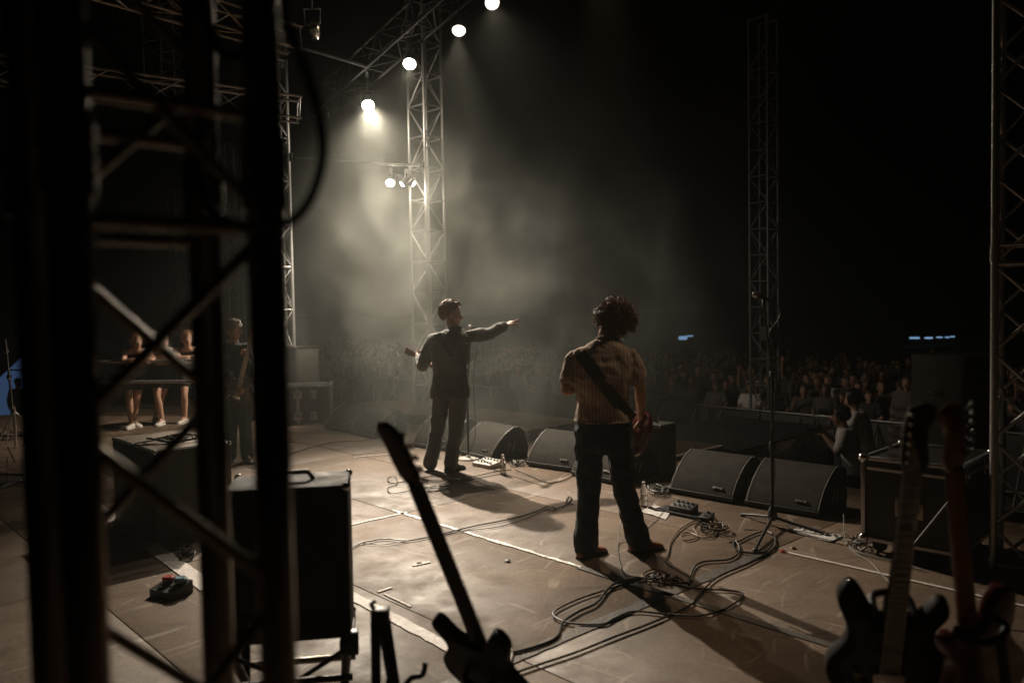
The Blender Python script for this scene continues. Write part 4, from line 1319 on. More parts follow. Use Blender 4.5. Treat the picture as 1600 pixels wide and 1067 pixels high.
# ------------------------------------------------------------------ wedge monitors
def wedge_proto():
    t = thing('wedge_monitor', 'x', 'monitor speaker', (0, 0, 0))
    W, D, H = 0.66, 0.56, 0.36
    # profile in (y, z): y = 0 at the front foot facing the players, y = D at the back
    arc = [(0.02, 0.055)] + [(0.02 + 0.40 * math.sin(a) ** 1.0 * 1.0 - 0.0, 0.055 + (H - 0.055) * (1 - math.cos(a)) ) for a in []]
    for k in range(1, 13):
        q = k / 12
        y = 0.02 + 0.36 * q
        z = 0.055 + (H - 0.055) * (q ** 0.78 + 0.10 * math.sin(math.pi * q))
        arc.append((y, min(H, z)))
    prof = [(0.03, 0.0), (0.0, 0.02), (0.0, 0.05)] + arc + [(0.42, H), (0.50, H - 0.05), (D, 0.10), (D - 0.02, 0.0)]
    cab = MB()
    cab.prism([(y, z) for y, z in prof], -W / 2, W / 2, Matrix.Rotation(rad(90), 4, 'Z') @ Matrix.Diagonal((1, 1, 1, 1)), bev=0.006)
    cab.build('cabinet', 'wedge_paint', t, angle=40)
    g = MB()
    rg = []
    for (y, z), (y2, z2) in zip(arc, arc[1:] + [(arc[-1][0] + .03, arc[-1][1])]):
        nrm = V((0, -(z2 - z), y2 - y)).normalized()
        c = V((0, y, z))
        rg.append([c + V((-W / 2 + .028, 0, 0)) - nrm * .004, c + V((W / 2 - .028, 0, 0)) - nrm * .004, c + V((W / 2 - .028, 0, 0)) + nrm * .009, c + V((-W / 2 + .028, 0, 0)) + nrm * .009])
    g.rings(rg); g.build('grille', 'grille', t, angle=30)
    for s in (-1, 1):
        r = MB()
        r.tube([(s * (W / 2 - .014), y - .006, z + .006) for y, z in arc], .0065, 6)
        r.build('edge_trim', 'rim', t)
        for k in range(2):
            h = MB(); y0 = .24 + .07 * k
            h.tube([(s * (W / 2 + .001), y0, .08), (s * (W / 2 + .001), y0 + .045, .19)], .008, 6); h.build('side_vent', 'rim', t)
    b = MB(); b.box((0, 0, 0), (.10, .006, .024), 0, .002)
    bo = b.build('badge', 'black_plastic', t, loc=(.16, arc[1][0] - .012, arc[1][1] + .004)); bo.rotation_euler = (rad(-32), 0, 0)
    for k, (w, h) in enumerate(((.018, .013), (.012, .009), (.012, .009), (.010, .009), (.022, .016))):
        MB().box((-.038 + .019 * k, -.0045, 0), (w * .8, .002, h)).build('badge_letter', 'rim', bo, smooth=False)
    return t
wp = wedge_proto()
WEDGES = [(6.10, 3.30, 2, 'front right wedge monitor with two side vents, behind the tripod mic stand'), (6.06, 4.06, 2, 'wedge monitor just left of the front right one, beside the small amplifier'),
          (6.10, 5.98, 7, 'wedge monitor lit across its grille between the water bottle and the striped shirt'), (5.98, 5.26, -5, 'wedge monitor half hidden behind the legs of the guitarist in jeans'),
          (5.98, 7.1, -5, 'wedge monitor directly behind the singer\'s mic stand base'.replace("'s", '')), (6.0, 7.96, 8, 'wedge monitor to the left of the singer, seen past his legs'),
          (5.98, 9.54, -4, 'smoky wedge monitor near the bass headstock, right of its pair'), (6.02, 10.24, 4, 'smoky wedge monitor beside the road case, left of its pair')]
for i, (u, v, a, lab) in enumerate(WEDGES):
    o = wp if i == 0 else copy_tree(wp)
    o.location = st(u, v, 0.001)
    # local +y is the back of the box: towards the audience
    o.rotation_euler = (0, 0, STAGE_YAW - rad(90) + rad(a))
    tag(o, lab, 'monitor speaker', 'wedge monitors along the stage front')

# ------------------------------------------------------------------ boxes, cases and amplifiers
def case(label, loc, rz, w, d, h, lid=0.28, upright=False, wheels=False, top='flight_panel', name='flight_case'):
    t = thing(name, label, 'flight case', loc, rz)
    z0 = 0.10 if wheels else 0.0
    MB().box((0, 0, z0 + h / 2), (w, d, h), 0, .004).build('panel_box', 'flight_panel', t)
    e = .018
    for sx in (-1, 1):
        for sy in (-1, 1):
            bx('edge_profile', (sx * w / 2, sy * d / 2, z0 + h / 2), (e * 1.6, e * 1.6, h - .07), 'alu', t, bev=.003)
    for z in (z0, z0 + h):
        for s in (-1, 1):
            bx('edge_profile', (0, s * d / 2, z), (w - .07, e * 1.5, e * 1.5), 'alu', t, bev=.003)
            bx('edge_profile', (s * w / 2, 0, z), (e * 1.5, d - .07, e * 1.5), 'alu', t, bev=.003)
        for sx in (-1, 1):
            for sy in (-1, 1):
                MB().ball((sx * w / 2, sy * d / 2, z), (.034, .034, .034), None, 10, 8).build('corner', 'chrome', t)
    zs = z0 + h * (1 - lid)
    if upright:
        bx('lid_seam', (-.17 * w, -d / 2 - .003, z0 + h / 2), (.05, .012, h - .06), 'alu', t, bev=.002)
        for q in (.22, .78):
            lt = bx('latch', (-.17 * w, -d / 2 - .010, z0 + h * q), (.13, .016, .11), 'alu', t, bev=.004)
            bx('latch_wing', (0, -.012, 0), (.06, .012, .035), 'dark_alu', lt, bev=.003)
            hd = bx('handle_dish', (.15 * w, -d / 2 - .004, z0 + h * q), (.10, .010, .14), 'alu', t, bev=.003)
            MB().tube([(-.025, -.008, .04), (-.025, -.02, .03), (-.025, -.02, -.03), (-.025, -.008, -.04)], .007, 6).build('handle', 'black_metal', hd)
        return t
    for s in (-1, 1):
        bx('lid_seam', (0, s * (d / 2 + .003), zs), (w - .05, .012, .022), 'alu', t, bev=.002)
        bx('lid_seam', (s * (w / 2 + .003), 0, zs), (.012, d - .05, .022), 'alu', t, bev=.002)
        for q in (-.28, .28):
            lt = bx('latch', (q * w, s * (d / 2 + .008), zs), (.10, .016, .10), 'dark_alu', t, bev=.004)
            bx('latch_wing', (0, s * .012, 0), (.05, .012, .03), 'chrome', lt, bev=.003)
        hd = bx('handle_dish', (s * (w / 2 + .004), 0, z0 + h * .45), (.010, .18, .13), 'dark_alu', t, bev=.003)
        MB().tube([(s * .012, -.06, .03), (s * .022, -.06, -.02), (s * .022, .06, -.02), (s * .012, .06, .03)], .007, 6).build('handle', 'black_metal', hd)
    if wheels:
        for sx in (-1, 1):
            for sy in (-1, 1):
                c = MB(); c.lathe([(.045, -.018), (.05, -.01), (.05, .01), (.045, .018)], 14, Matrix.Translation((sx * (w / 2 - .08), sy * (d / 2 - .08), .05)) @ Matrix.Rotation(rad(90), 4, 'Y'))
                c.build('caster', 'rubber', t)
    return t
p = at(450, 664)
case('black road case with metal edges and butterfly latches behind the foreground posts', V((at(474, 664).x, at(474, 664).y + .28, 0)), rad(10), .74, .50, .60, .5, upright=True)
# latches standing on the near face
ap = at(1338, 862)
cu, cv = ap.dot(E2), ap.dot(E1)
case('black flight case with metal edges standing behind the right guitars', st(cu + .42, cv - .32, 0), STAGE_YAW + rad(2), .74, .60, .56, .12, wheels=True)

def cab(name, label, loc, rz, w, d, h, mat, front='grille', feet=True, cat='speaker', front_inset=.03, z0=0.0, logo=False):
    t = thing(name, label, cat, loc, rz)
    MB().box((0, 0, z0 + h / 2), (w, d, h), 0, .012).build('cabinet', mat, t)
    MB().box((0, -d / 2 - .002, z0 + h / 2), (w - 2 * front_inset, .012, h - 2 * front_inset), 0, .003).build('grille_cloth', front, t)
    for sx in (-1, 1):
        for sy in (-1, 1):
            for sz in (0, 1):
                MB().ball((sx * (w / 2 - .008), sy * (d / 2 - .008), z0 + .008 + sz * (h - .016)), .016, None, 8, 6).build('corner_cap', 'chrome' if sz else 'black_plastic', t)
    hd = MB(); hd.tube([(-.09, 0, z0 + h + .001), (-.07, 0, z0 + h + .022), (.07, 0, z0 + h + .022), (.09, 0, z0 + h + .001)], .009, 6, flat=1.6); hd.build('handle', 'black_plastic', t)
    if feet and z0 == 0:
        pass
    if logo:
        for k in range(5):
            MB().box((-w / 2 + .10 + .035 * k, -d / 2 - .010, z0 + h - .085), (.022, .003, .02 if k % 2 else .026)).build('logo_letter', 'rim', t, smooth=False)
    return t
# small amplifier beside the guitarist in jeans, seen from its end
ap = at(1031, 748)
t = cab('small_amplifier', 'small upright amplifier with grey ends behind the guitarist in jeans', ap + E1 * .22 + E2 * .15, STAGE_YAW - rad(90), .44, .28, .54, 'grey_tolex', 'tolex', cat='amplifier', logo=True)
MB().box((-.15, -.05, .552), (.07, .1, .02), 0, .004).build('control_knob', 'maple', t)
MB().box((.1, -.147, .16), (.08, .004, .05)).build('label_plate', 'rim', t, smooth=False)
# grey cabinet with cables on it, left
ap = at(246, 850)
t = cab('speaker_cabinet', 'large grey speaker cabinet with cables lying on top, behind the tower', ap + E1 * .51 + E2 * .30, STAGE_YAW - rad(90), 1.0, .60, .70, 'grey_tolex', 'grey_tolex', front_inset=.05)
MB().box((0, 0, .703), (.97, .57, .006), 0, .002).build('top_board', 'case_top', t)
# black combo amplifier on a stand
AMPY = 3.0
pa = pd(532, 760, AMPY)
arz = rad(-2)
w, d, h = .46, .28, .60
ztop = pa.z; zb = ztop - h
t = thing('combo_amplifier', 'black combo amplifier on a stand, standing just behind the black post', 'amplifier', (pa.x - w / 2, pa.y + d / 2, 0), rad(9))
MB().box((0, 0, zb + h / 2), (w, d, h), 0, .012).build('cabinet', 'tolex', t)
MB().box((0, d / 2 + .004, zb + h * .42), (w - .06, .012, h * .72), 0, .003).build('grille_cloth', 'grille', t)
MB().box((0, -d / 2 - .002, zb + h * .5), (w - .10, .01, h * .55), 0, .003).build('back_panel', 'flight_panel', t)
for sx in (-1, 1):
    for sy in (-1, 1):
        for z in (zb + .01, ztop - .01):
            MB().ball((sx * (w / 2 - .008), sy * (d / 2 - .008), z), .017, None, 8, 6).build('corner_cap', 'chrome', t)
MB().tube([(-.09, 0, ztop), (-.07, 0, ztop + .03), (.07, 0, ztop + .03), (.09, 0, ztop)], .010, 6).build('handle', 'black_plastic', t)
s2 = thing('amplifier_stand', 'black folding stand carrying the combo amplifier', 'stand', (pa.x - w / 2, pa.y + d / 2, 0), rad(9))
for sx in (-1, 1):
    MB().box((sx * (w / 2 - .02), 0, zb - .022), (.05, d + .06, .04), 0, .004).build('rail', 'black_metal', s2)
    bar('leg', (sx * (w / 2 - .02), -d / 2, zb - .04), (sx * (w / 2 - .06), d / 2 + .1, 0), .018, 'black_metal', s2)
    bar('leg', (sx * (w / 2 - .02), d / 2, zb - .04), (sx * (w / 2 - .06), -d / 2 - .06, 0), .018, 'black_metal', s2)
    MB().box((sx * (w / 2 + .005), -d / 2 - .01, zb - .01), (.045, .05, .09), 0, .006).build('bracket', 'black_metal', s2)
bar('cross_bar', (-w / 2, -d / 2 + .02, zb - .16), (w / 2, -d / 2 + .02, zb - .16), .014, 'black_metal', s2)
bar('cross_bar', (-w / 2, d / 2 + .02, zb - .20), (w / 2, d / 2 + .02, zb - .20), .014, 'dark_alu', s2)
bar('cross_brace', (-w / 2 + .04, -d / 2, zb - .05), (w / 2 - .04, d / 2, zb - .38), .010, 'black_metal', s2)
bar('cross_brace', (w / 2 - .04, -d / 2, zb - .05), (-w / 2 + .04, d / 2, zb - .38), .010, 'black_metal', s2)
# tall speaker beyond the flight case
sp_ = pd(1497, 552, 6.75)
t = thing('tall_speaker', 'tall dark loudspeaker with a pale side standing beyond the flight case', 'speaker', (sp_.x, sp_.y, 0), rad(24))
MB().box((0, 0, sp_.z / 2), (.52, .50, sp_.z), 0, .012).build('cabinet', 'tolex', t)
MB().box((-.262, 0, sp_.z / 2), (.008, .46, sp_.z - .04), 0, .003).build('side_panel', 'side_grey', t)
MB().box((0, -.252, sp_.z / 2), (.46, .012, sp_.z - .06), 0, .003).build('grille', 'grille', t)
MB().tube([(-.27, -.07, sp_.z * .75), (-.285, -.05, sp_.z * .75), (-.285, .05, sp_.z * .75), (-.27, .07, sp_.z * .75)], .009, 6).build('handle', 'black_metal', t)
# dark speaker above the road case
q = pd(470, 542, 13.2)
t = thing('side_speaker', 'dark loudspeaker standing behind the road case', 'speaker', (q.x, q.y, 0), STAGE_YAW)
MB().box((0, 0, q.z / 2), (.42, .42, q.z), 0, .012).build('cabinet', 'tolex', t)
MB().box((0, -.213, q.z / 2), (.37, .01, q.z - .06), 0, .003).build('grille', 'grille', t)
MB().box((0, 0, q.z + .006), (.46, .46, .012), 0, .003).build('top_plate', 'dark_alu', t)

# ------------------------------------------------------------------ guitars on stands in the foreground
def rack_guitar(name, label, tip_px, joint_px, depth, kind, body_mat, neck_mat, head, facing, lean=0.0, mirror=False):
    nut = .80 if head == 'bass' else .60
    tip_l = nut + (.22 if head == 'bass' else .19)
    joint_l = .16
    a = pd(*tip_px, depth)
    # second point: along the neck at the right distance
    best = None
    for k in range(-60, 61):
        dd = depth + k * .01 + 0.0
        b = pd(*joint_px, dd)
        e = abs((a - b).length - (tip_l - joint_l))
        if (best is None or e < best[0]) and (dd - depth) * lean >= 0:
            best = (e, b)
    b = best[1]
    z = (a - b).normalized()
    c = b - z * joint_l
    t = thing(name, label, 'guitar', (c.x, c.y, 0))
    y = (facing - z * facing.dot(z)).normalized()
    x = y.cross(z)
    T = Matrix(((x.x, y.x, z.x, 0), (x.y, y.y, z.y, 0), (x.z, y.z, z.z, c.z), (0, 0, 0, 1)))
    guitar_mesh_parts(t, kind, body_mat, neck_mat, T, head, mirror=mirror)
    return c, x, y, z
def guitar_stand(label, c, x, y, z, reach):
    """tripod stand with a yoke under the body and a neck rest"""
    foot_c = c - z * .24
    t = thing('guitar_stand', label, 'stand', (c.x, c.y, 0))
    o = V((c.x, c.y, 0))
    back = -y
    spine0 = foot_c + back * .09 - o
    spine1 = c + z * reach + back * .07 - o
    bar('spine', spine0, spine1, .013, 'black_metal', t)
    for s in (-1, 1):
        m = MB(); m.tube([spine0, foot_c + x * s * .09 + back * .05 - o, foot_c + x * s * .10 + y * .05 - o, foot_c + x * s * .10 + y * .065 + z * .05 - o], .011, 8, sub=3); m.build('cradle_arm', 'rubber', t)
        m = MB(); m.tube([spine1, spine1 + x * s * .045 - back * .02, spine1 + x * s * .05 - back * .09], .011, 8, sub=3); m.build('neck_rest', 'rubber', t)
    hub = V((spine0.x, spine0.y, max(.12, spine0.z)))
    for k in range(3):
        a = rad(90 + 120 * k)
        ft = V((spine0.x + .26 * math.cos(a), spine0.y + .26 * math.sin(a), .012))
        bar('leg', hub, ft, .012, 'black_metal', t)
        MB().ball(ft, (.02, .02, .012), None, 8, 6).build('rubber_foot', 'rubber', t)
    bar('pole', (spine0.x, spine0.y, .02), hub, .014, 'black_metal', t)
    return t
g1 = rack_guitar('bass_guitar', 'dark bass guitar standing upright in the foreground, headstock in front of the singer', (598, 668), (732, 985), 1.95, 'strat', 'satin_black', 'rosewood', 'bass', V((.52, .85, 0)), 1, True)
guitar_stand('black stand under the foreground bass guitar', *g1, -.05)
g2 = rack_guitar('electric_guitar', 'dark electric guitar standing at the right, with a tan headstock and shiny pegs', (1434, 624), (1398, 935), 1.9, 'strat', 'satin_black', 'rosewood', 'six', V((-.25, -.97, 0)), 1, True)
guitar_stand('black stand under the dark guitar at the right', *g2, .12)
g3 = rack_guitar('electric_guitar', 'dark red electric guitar with an orange neck at the far right', (1498, 632), (1522, 955), 1.85, 'single', 'lacquer_wine', 'maple', 'six', V((-.35, .93, 0)), 1, True)
guitar_stand('black stand under the red guitar at the far right', *g3, .12)
# empty A-shaped stand beside the bass
ta = pd(594, 952, 2.45)
t = thing('folding_stand', 'empty black A-shaped stand to the left of the foreground bass', 'stand', (ta.x, ta.y, 0))
MB().box((0, 0, ta.z - .02), (.055, .05, .05), 0, .006).build('head', 'black_metal', t)
MB().tube([(-.02, 0, ta.z), (-.026, -.01, ta.z + .022), (-.012, -.01, ta.z + .03)], .007, 6).build('hook', 'black_metal', t)
bar('leg', (-.016, 0, ta.z - .03), (-.02, -.02, .01), .016, 'black_metal', t)
bar('leg', (.016, 0, ta.z - .03), (.12, -.06, .01), .016, 'black_metal', t)
bar('leg', (0, .01, ta.z - .03), (.05, .28, .01), .016, 'black_metal', t)
m = MB(); m.tube([(0.02, -.01, ta.z - .22), (.06, -.05, ta.z - .235), (.10, -.06, ta.z - .19), (.135, -.06, ta.z - .18), (.145, -.06, ta.z - .14)], .009, 8, sub=4); m.build('crook', 'rubber', t)

# ------------------------------------------------------------------ microphone stands
def mic(mb_parent, p, d, r=.024):
    d = d.normalized()
    q = d.to_track_quat('Z', 'Y').to_matrix().to_4x4()
    T = Matrix.Translation(p) @ q
    b = MB().lathe([(.011, -.17), (.012, -.15), (.016, -.06), (.021, -.028), (.021, -.02)], 14, T).build('mic_body', 'black_metal', mb_parent)
    MB().lathe([(.0205, -.02), (.025, -.008), (.027, .006), (.025, .022), (.016, .036), (.004, .04)], 14, T).build('mic_grille', 'alu', b)
    return b
base = at(1207, 822)
top = pd(1206, 585, base.y + .02)
mt = thing('microphone_stand', 'black tripod microphone stand with a boom in front of the wedge monitors', 'microphone stand', base)
bar('pole', (0, 0, .06), (0, 0, .62), .0135, 'black_metal', mt)
bar('pole', (0, 0, .60), top - base, .0095, 'black_metal', mt)
MB().lathe([(.018, .58), (.024, .60), (.024, .65), (.016, .67)], 12).build('clutch', 'black_plastic', mt)
MB().lathe([(.014, .16), (.032, .13), (.04, .08), (.028, .05)], 12).build('leg_hub', 'black_plastic', mt)
for x, y in ((1160, 806), (1292, 838), (1180, 862)):
    f = at(x, y) - base
    lg = bar('leg', V((0, 0, .075)), V((f.x, f.y, .016)), .011, 'black_metal', mt)
    MB().ball((f.x, f.y, .014), (.022, .022, .014), None, 8, 6).build('rubber_foot', 'rubber', mt)
b0, b1 = top - base, pd(1193, 478, base.y - .10) - base
MB().box(b0, (.035, .045, .05), 0, .008).build('boom_clamp', 'black_plastic', mt)
bar('boom', b0 + (b0 - b1) * .28, b1, .008, 'black_metal', mt)
mp_ = pd(1182, 461, base.y - .14) - base
dm = (pd(1182, 461, base.y - .14) - pd(1204, 470, base.y - .02))
MB().tube([b1, b1 + V((0, 0, .02)), mp_ - dm.normalized() * .10], .013, 8).build('mic_clip', 'black_plastic', mt)
mic(mt, mp_, dm)
e = mp_ - dm.normalized() * .17
cb = [e, e - dm.normalized() * .04 + V((.02, 0, -.02)), V((e.x + .09, e.y, e.z - .10)), V((e.x + .05, e.y, e.z - .18)), V((e.x + .0, e.y, e.z - .26)), b0 + V((-.02, -.02, .10)), b0 + V((.025, -.02, .03)), b0 + V((.03, -.02, -.06)), V((.02, -.02, .9)), V((-.018, -.015, .7)), V((.018, -.015, .45)), V((-.015, -.015, .2)), V((-.05, -.08, .012)), V((-.25, -.1, .006))]
MB().tube(cb, .0035, 6, sub=5).build('mic_cable', 'cable_black', mt)
# singer's stand: round base, straight pole
base = at(722, 722)
sm_ = thing('microphone_stand', 'straight microphone stand with a round base beside the singer', 'microphone stand', base)
MB().lathe([(.125, 0), (.128, .006), (.122, .014), (.03, .022), (.018, .05)], 24).build('round_base', 'white_plastic', sm_)
ps = pd(735, 520, base.y + .25) - base
pb = at(732, 716) - base
sm_.location = at(732, 717); base = at(732, 717)
ps = pd(736, 516, base.y) - base
bar('pole', (0, 0, .02), (0, 0, .85), .013, 'black_metal', sm_)
bar('pole', (0, 0, .84), (ps.x, ps.y, ps.z), .009, 'black_metal', sm_)
MB().lathe([(.016, .80), (.022, .82), (.022, .87), (.014, .89)], 12).build('clutch', 'black_plastic', sm_)
mic(sm_, V((ps.x, ps.y, ps.z + .03)), V((-.6, -.5, .35)))
MB().tube([(ps.x + .06, ps.y + .05, ps.z), (ps.x + .09, ps.y + .05, ps.z - .1), (.075, .05, 1.0), (.085, .05, .5), (.08, .05, .25), (.03, .02, .1), (.1, -.05, .01)], .0035, 6, sub=5).build('mic_cable', 'cable_black', sm_)

# ------------------------------------------------------------------ cables on the floor
def cable(label, pts, r=.004, mat='cable_black', lift=0.0, cat='cable', name='floor_cable', seed=0):
    rr = random.Random(len(pts) + seed)
    P = []
    for q in pts:
        x, y = q[0], q[1]
        z = (q[2] if len(q) > 2 else 0) + r + .006
        w = at(x, y)
        P.append(V((w.x, w.y, z)))
    c = P[0].copy(); c.z = 0
    mb = MB(); mb.tube([p_ - c for p_ in P], r, 7, sub=7)
    o = mb.build(name, mat, loc=c)
    return tag(o, label, cat)
cable('long black cable wandering across the bright boards towards the guitarist in jeans', [(500, 900), (552, 856), (585, 846), (605, 844), (640, 846), (690, 836), (740, 824), (800, 812), (840, 800), (855, 793), (870, 796), (862, 800), (850, 797), (870, 796), (885, 790), (893, 780), (888, 778), (885, 786), (895, 790)], .0055)
cable('thinner black cable running just below the long one', [(560, 850), (600, 852), (660, 843), (720, 832), (790, 822), (850, 800)], .0035, seed=2)
cable('black cable bundle looping over the boards in front of the jeans guitarist', [(760, 1030), (820, 1018), (868, 1000), (880, 975), (905, 958), (932, 945), (948, 925), (965, 913), (1010, 906), (1060, 910)], .008)
cable('black cable loop lying flat around the bundle', [(1060, 908), (1000, 908), (950, 923), (905, 938), (870, 955), (866, 966), (890, 976), (940, 978), (962, 968), (990, 958), (1040, 962), (1090, 965), (1130, 955), (1155, 940), (1160, 930), (1140, 925), (1085, 922), (1050, 914)], .0058)
cable('straight thick black cable at the bottom leading to the right', [(740, 1085), (790, 1060), (840, 1042), (900, 1022), (960, 998), (1020, 975), (1075, 950), (1090, 935), (1120, 905), (1170, 882), (1205, 862), (1212, 850), (1208, 838), (1195, 832), (1175, 838), (1150, 850), (1148, 848), (1140, 850)], .0062, seed=5)
cable('brown cable winding from the pedals to the coil behind the boots', [(1100, 812), (1080, 818), (1062, 830), (1048, 848), (1044, 866), (1040, 878), (1060, 892), (1080, 904), (1076, 912), (1040, 912), (1010, 910), (1004, 900), (1020, 892), (1040, 896), (1050, 906)], .0055, 'cable_brown')
cable('brown cable looping near the foot of the tripod stand', [(1108, 806), (1120, 822), (1118, 838), (1100, 842), (1076, 834), (1064, 838), (1072, 846), (1090, 840), (1084, 824), (1100, 812), (1112, 818)], .005, 'cable_brown', seed=3)
cable('dark cable with a small loop left of the tripod stand foot', [(1076, 916), (1084, 890), (1100, 880), (1140, 876), (1156, 862), (1150, 848), (1146, 850), (1150, 862), (1170, 866), (1195, 864), (1208, 852)], .0065, seed=7)
cable('cable hanging from the guitar and curling behind the boots of the striped player', [(985, 780, .35), (972, 830, .12), (966, 850), (968, 880), (980, 900), (1010, 905), (1035, 910), (1060, 905)], .0045, seed=1)
cable('pale cable coil at the bottom beside the foreground bass', [(765, 1022), (770, 1008), (790, 1006), (800, 1020), (795, 1045), (775, 1062), (760, 1050), (766, 1030), (785, 1028), (798, 1034)], .007, 'cable_grey')
cable('thin cable coiled beside the bass headstock', [(690, 742), (640, 752), (612, 756), (606, 748), (618, 746), (620, 758), (606, 764), (612, 772), (640, 768), (660, 762), (690, 764), (672, 770), (660, 766), (680, 760), (700, 762), (690, 768), (668, 768), (690, 758), (730, 752), (790, 740)], .0045)
cable('black cable between the singer and the white pedalboard', [(640, 755), (700, 753), (740, 746), (775, 738), (800, 735)], .0045, seed=8)
cable('dark cable along the floor under the middle wedge monitor', [(805, 735), (830, 745), (845, 752), (860, 756), (880, 752), (895, 744)], .005, seed=9)
cable('cable across the far boards near the road case', [(440, 716), (470, 705), (520, 692), (560, 690), (600, 684)], .005, seed=10)
cable('grey cable curling in front of the road case', [(440, 690), (460, 692), (470, 696), (462, 706), (445, 712), (438, 716)], .006, 'cable_grey', seed=11)
cable('pale thin cable hanging down beside the flight case at the right', [(1318, 830, .12), (1322, 850), (1340, 868), (1360, 880), (1378, 900), (1390, 912)], .004, 'cable_grey')
cable('grey cable bend on the floor before the flight case wheels', [(1320, 845), (1335, 862), (1365, 872), (1400, 880), (1440, 892)], .006, 'cable_grey', seed=12)
p0, p1 = pd(1418, 862, 4.6), pd(1502, 758, 4.9)
o = MB().tube([V((0, 0, 0)), (p1 - p0) * .5, p1 - p0], .006, 6).build('thin_rod', 'white_plastic', loc=p0)
tag(o, 'thin white rod leaning diagonally in front of the flight case', 'rod')

def tangle(label, cx, cy, w, h, n, seed, mats=('cable_black', 'cable_grey'), r=.005):
    rr = random.Random(seed)
    mb = MB()
    c = at(cx, cy)
    for k in range(n):
        mb.mi = rr.randrange(len(mats))
        a = rr.uniform(0, 6.3)
        pts = []
        R = rr.uniform(.3, 1)
        ox, oy = rr.uniform(-.4, .4), rr.uniform(-.4, .4)
        for q in range(rr.randrange(6, 11)):
            a += rr.uniform(.5, 1.0)
            e = at(cx + w * (ox + .6 * R * math.cos(a)) + rr.gauss(0, w * .05), cy + h * (oy + .6 * R * math.sin(a)) + rr.gauss(0, h * .05))
            pts.append(V((e.x - c.x, e.y - c.y, .006 + rr.random() * .03 + .004 * (k % 5))))
        mb.tube(pts, r * rr.uniform(.7, 1.2), 6, sub=5)
    return tag(mb.build('cable_tangle', list(mats), loc=c), label, 'cable tangle', kind='stuff')
tangle('tangle of cables between the two wedge monitors beside the bottle', 1030, 768, 22, 10, 16, 3)
tangle('heap of cables under the coil by the tripod stand', 1115, 830, 34, 9, 9, 4, ('cable_black', 'cable_brown'))
tangle('coil of cables in the shadow behind the boots', 1035, 908, 36, 8, 7, 5, ('cable_black', 'cable_brown'))
tangle('small cable heap right of the white pedalboard', 808, 727, 16, 5, 10, 6)
tangle('pale heap of cables on the far boards by the smoky wedge', 618, 684, 20, 6, 14, 7, ('cable_grey', 'cable_black'))
tangle('cable heap beside the left wedge at the singer', 684, 716, 10, 3, 5, 8)
tangle('cable heap under the flight case at the right', 1345, 850, 22, 14, 8, 9)
tangle('cables lying on the grey cabinet floor side', 300, 868, 26, 10, 5, 10)

# ------------------------------------------------------------------ pedals, bottles, papers
def pedal(label, x, y, rz, w, d, h, mat, knobs, board=None, name='effects_pedal'):
    p_ = at(x, y)
    t = thing(name, label, 'pedal', p_, rz)
    z = 0.0
    if board:
        MB().box((0, 0, .012), (board[0], board[1], .024), 0, .004).build('board', 'black_plastic', t); z = .0245
    bm = bmesh.new()
    MBp = MB()
    prof = [(-d / 2, 0), (d / 2, 0), (d / 2, h), (-d / 2, h * .55)]
    MBp.prism(prof, -w / 2, w / 2, Matrix.Translation((0, 0, z)) @ Matrix.Rotation(rad(90), 4, 'Z'), bev=.003)
    bm.free()
    MBp.build('housing', mat, t)
    rr = random.Random(int(x))
    for k in range(knobs):
        kx = (-.5 + (k + .5) / knobs) * w * .85
        for row in (0, 1):
            ky = d * (.28 if row else -.22)
            hz = z + h * (.55 + .45 * (ky + d / 2) / d)
            MB().lathe([(.010, -.002), (.010, .010), (.008, .014)], 10, Matrix.Translation((kx, ky, hz))).build('switch' if not row else 'knob', 'chrome' if not row else 'black_plastic', t)
    return t
prz = STAGE_YAW - rad(90)
pedal('white pedalboard full of switches and knobs at the foot of the mic stand', 762, 728, prz, .30, .20, .07, 'white_plastic', 5, name='pedalboard')
t = pedal('black effects pedals on a dark board beside the sheet of paper', 1068, 803, prz, .22, .11, .07, 'black_plastic', 4, board=(.48, .18), name='pedalboard')
pedal('small black pedal at the end of the dark pedalboard', 1104, 812, prz + rad(10), .09, .12, .055, 'black_plastic', 1)
t = pedal('black pedal with a red and a blue knob behind the foreground tower', 268, 928, prz + rad(20), .20, .16, .08, 'black_plastic', 2)
MB().lathe([(.035, 0), (.035, .02), (.028, .026)], 14, Matrix.Translation((-.05, .02, .075))).build('knob', 'knob_red', t)
MB().lathe([(.040, 0), (.040, .02), (.03, .028)], 14, Matrix.Translation((.05, .03, .078))).build('knob', 'knob_blue', t)
def bottle(label, x, y, h=.21, r=.032):
    t = thing('water_bottle', label, 'bottle', at(x, y))
    MB().lathe([(r * .8, 0), (r, .008), (r, h * .25), (r * .93, h * .28), (r, h * .31), (r, h * .55), (r * .95, h * .58), (r, h * .61), (r * .9, h * .72), (.013, h * .90), (.013, h * .93)], 18).build('bottle_wall', 'bottle_plastic', t)
    MB().lathe([(r * .9, .004), (r * .92, h * .45)], 16).build('water', 'bottle_plastic', t)
    MB().lathe([(.0155, h * .925), (.0155, h), (.013, h * 1.005)], 14).build('cap', 'white_plastic', t)
bottle('clear water bottle beside the white pedalboard', 786, 741)
bottle('clear water bottle standing by the cable tangle near the sheet of paper', 1006, 791, .215)
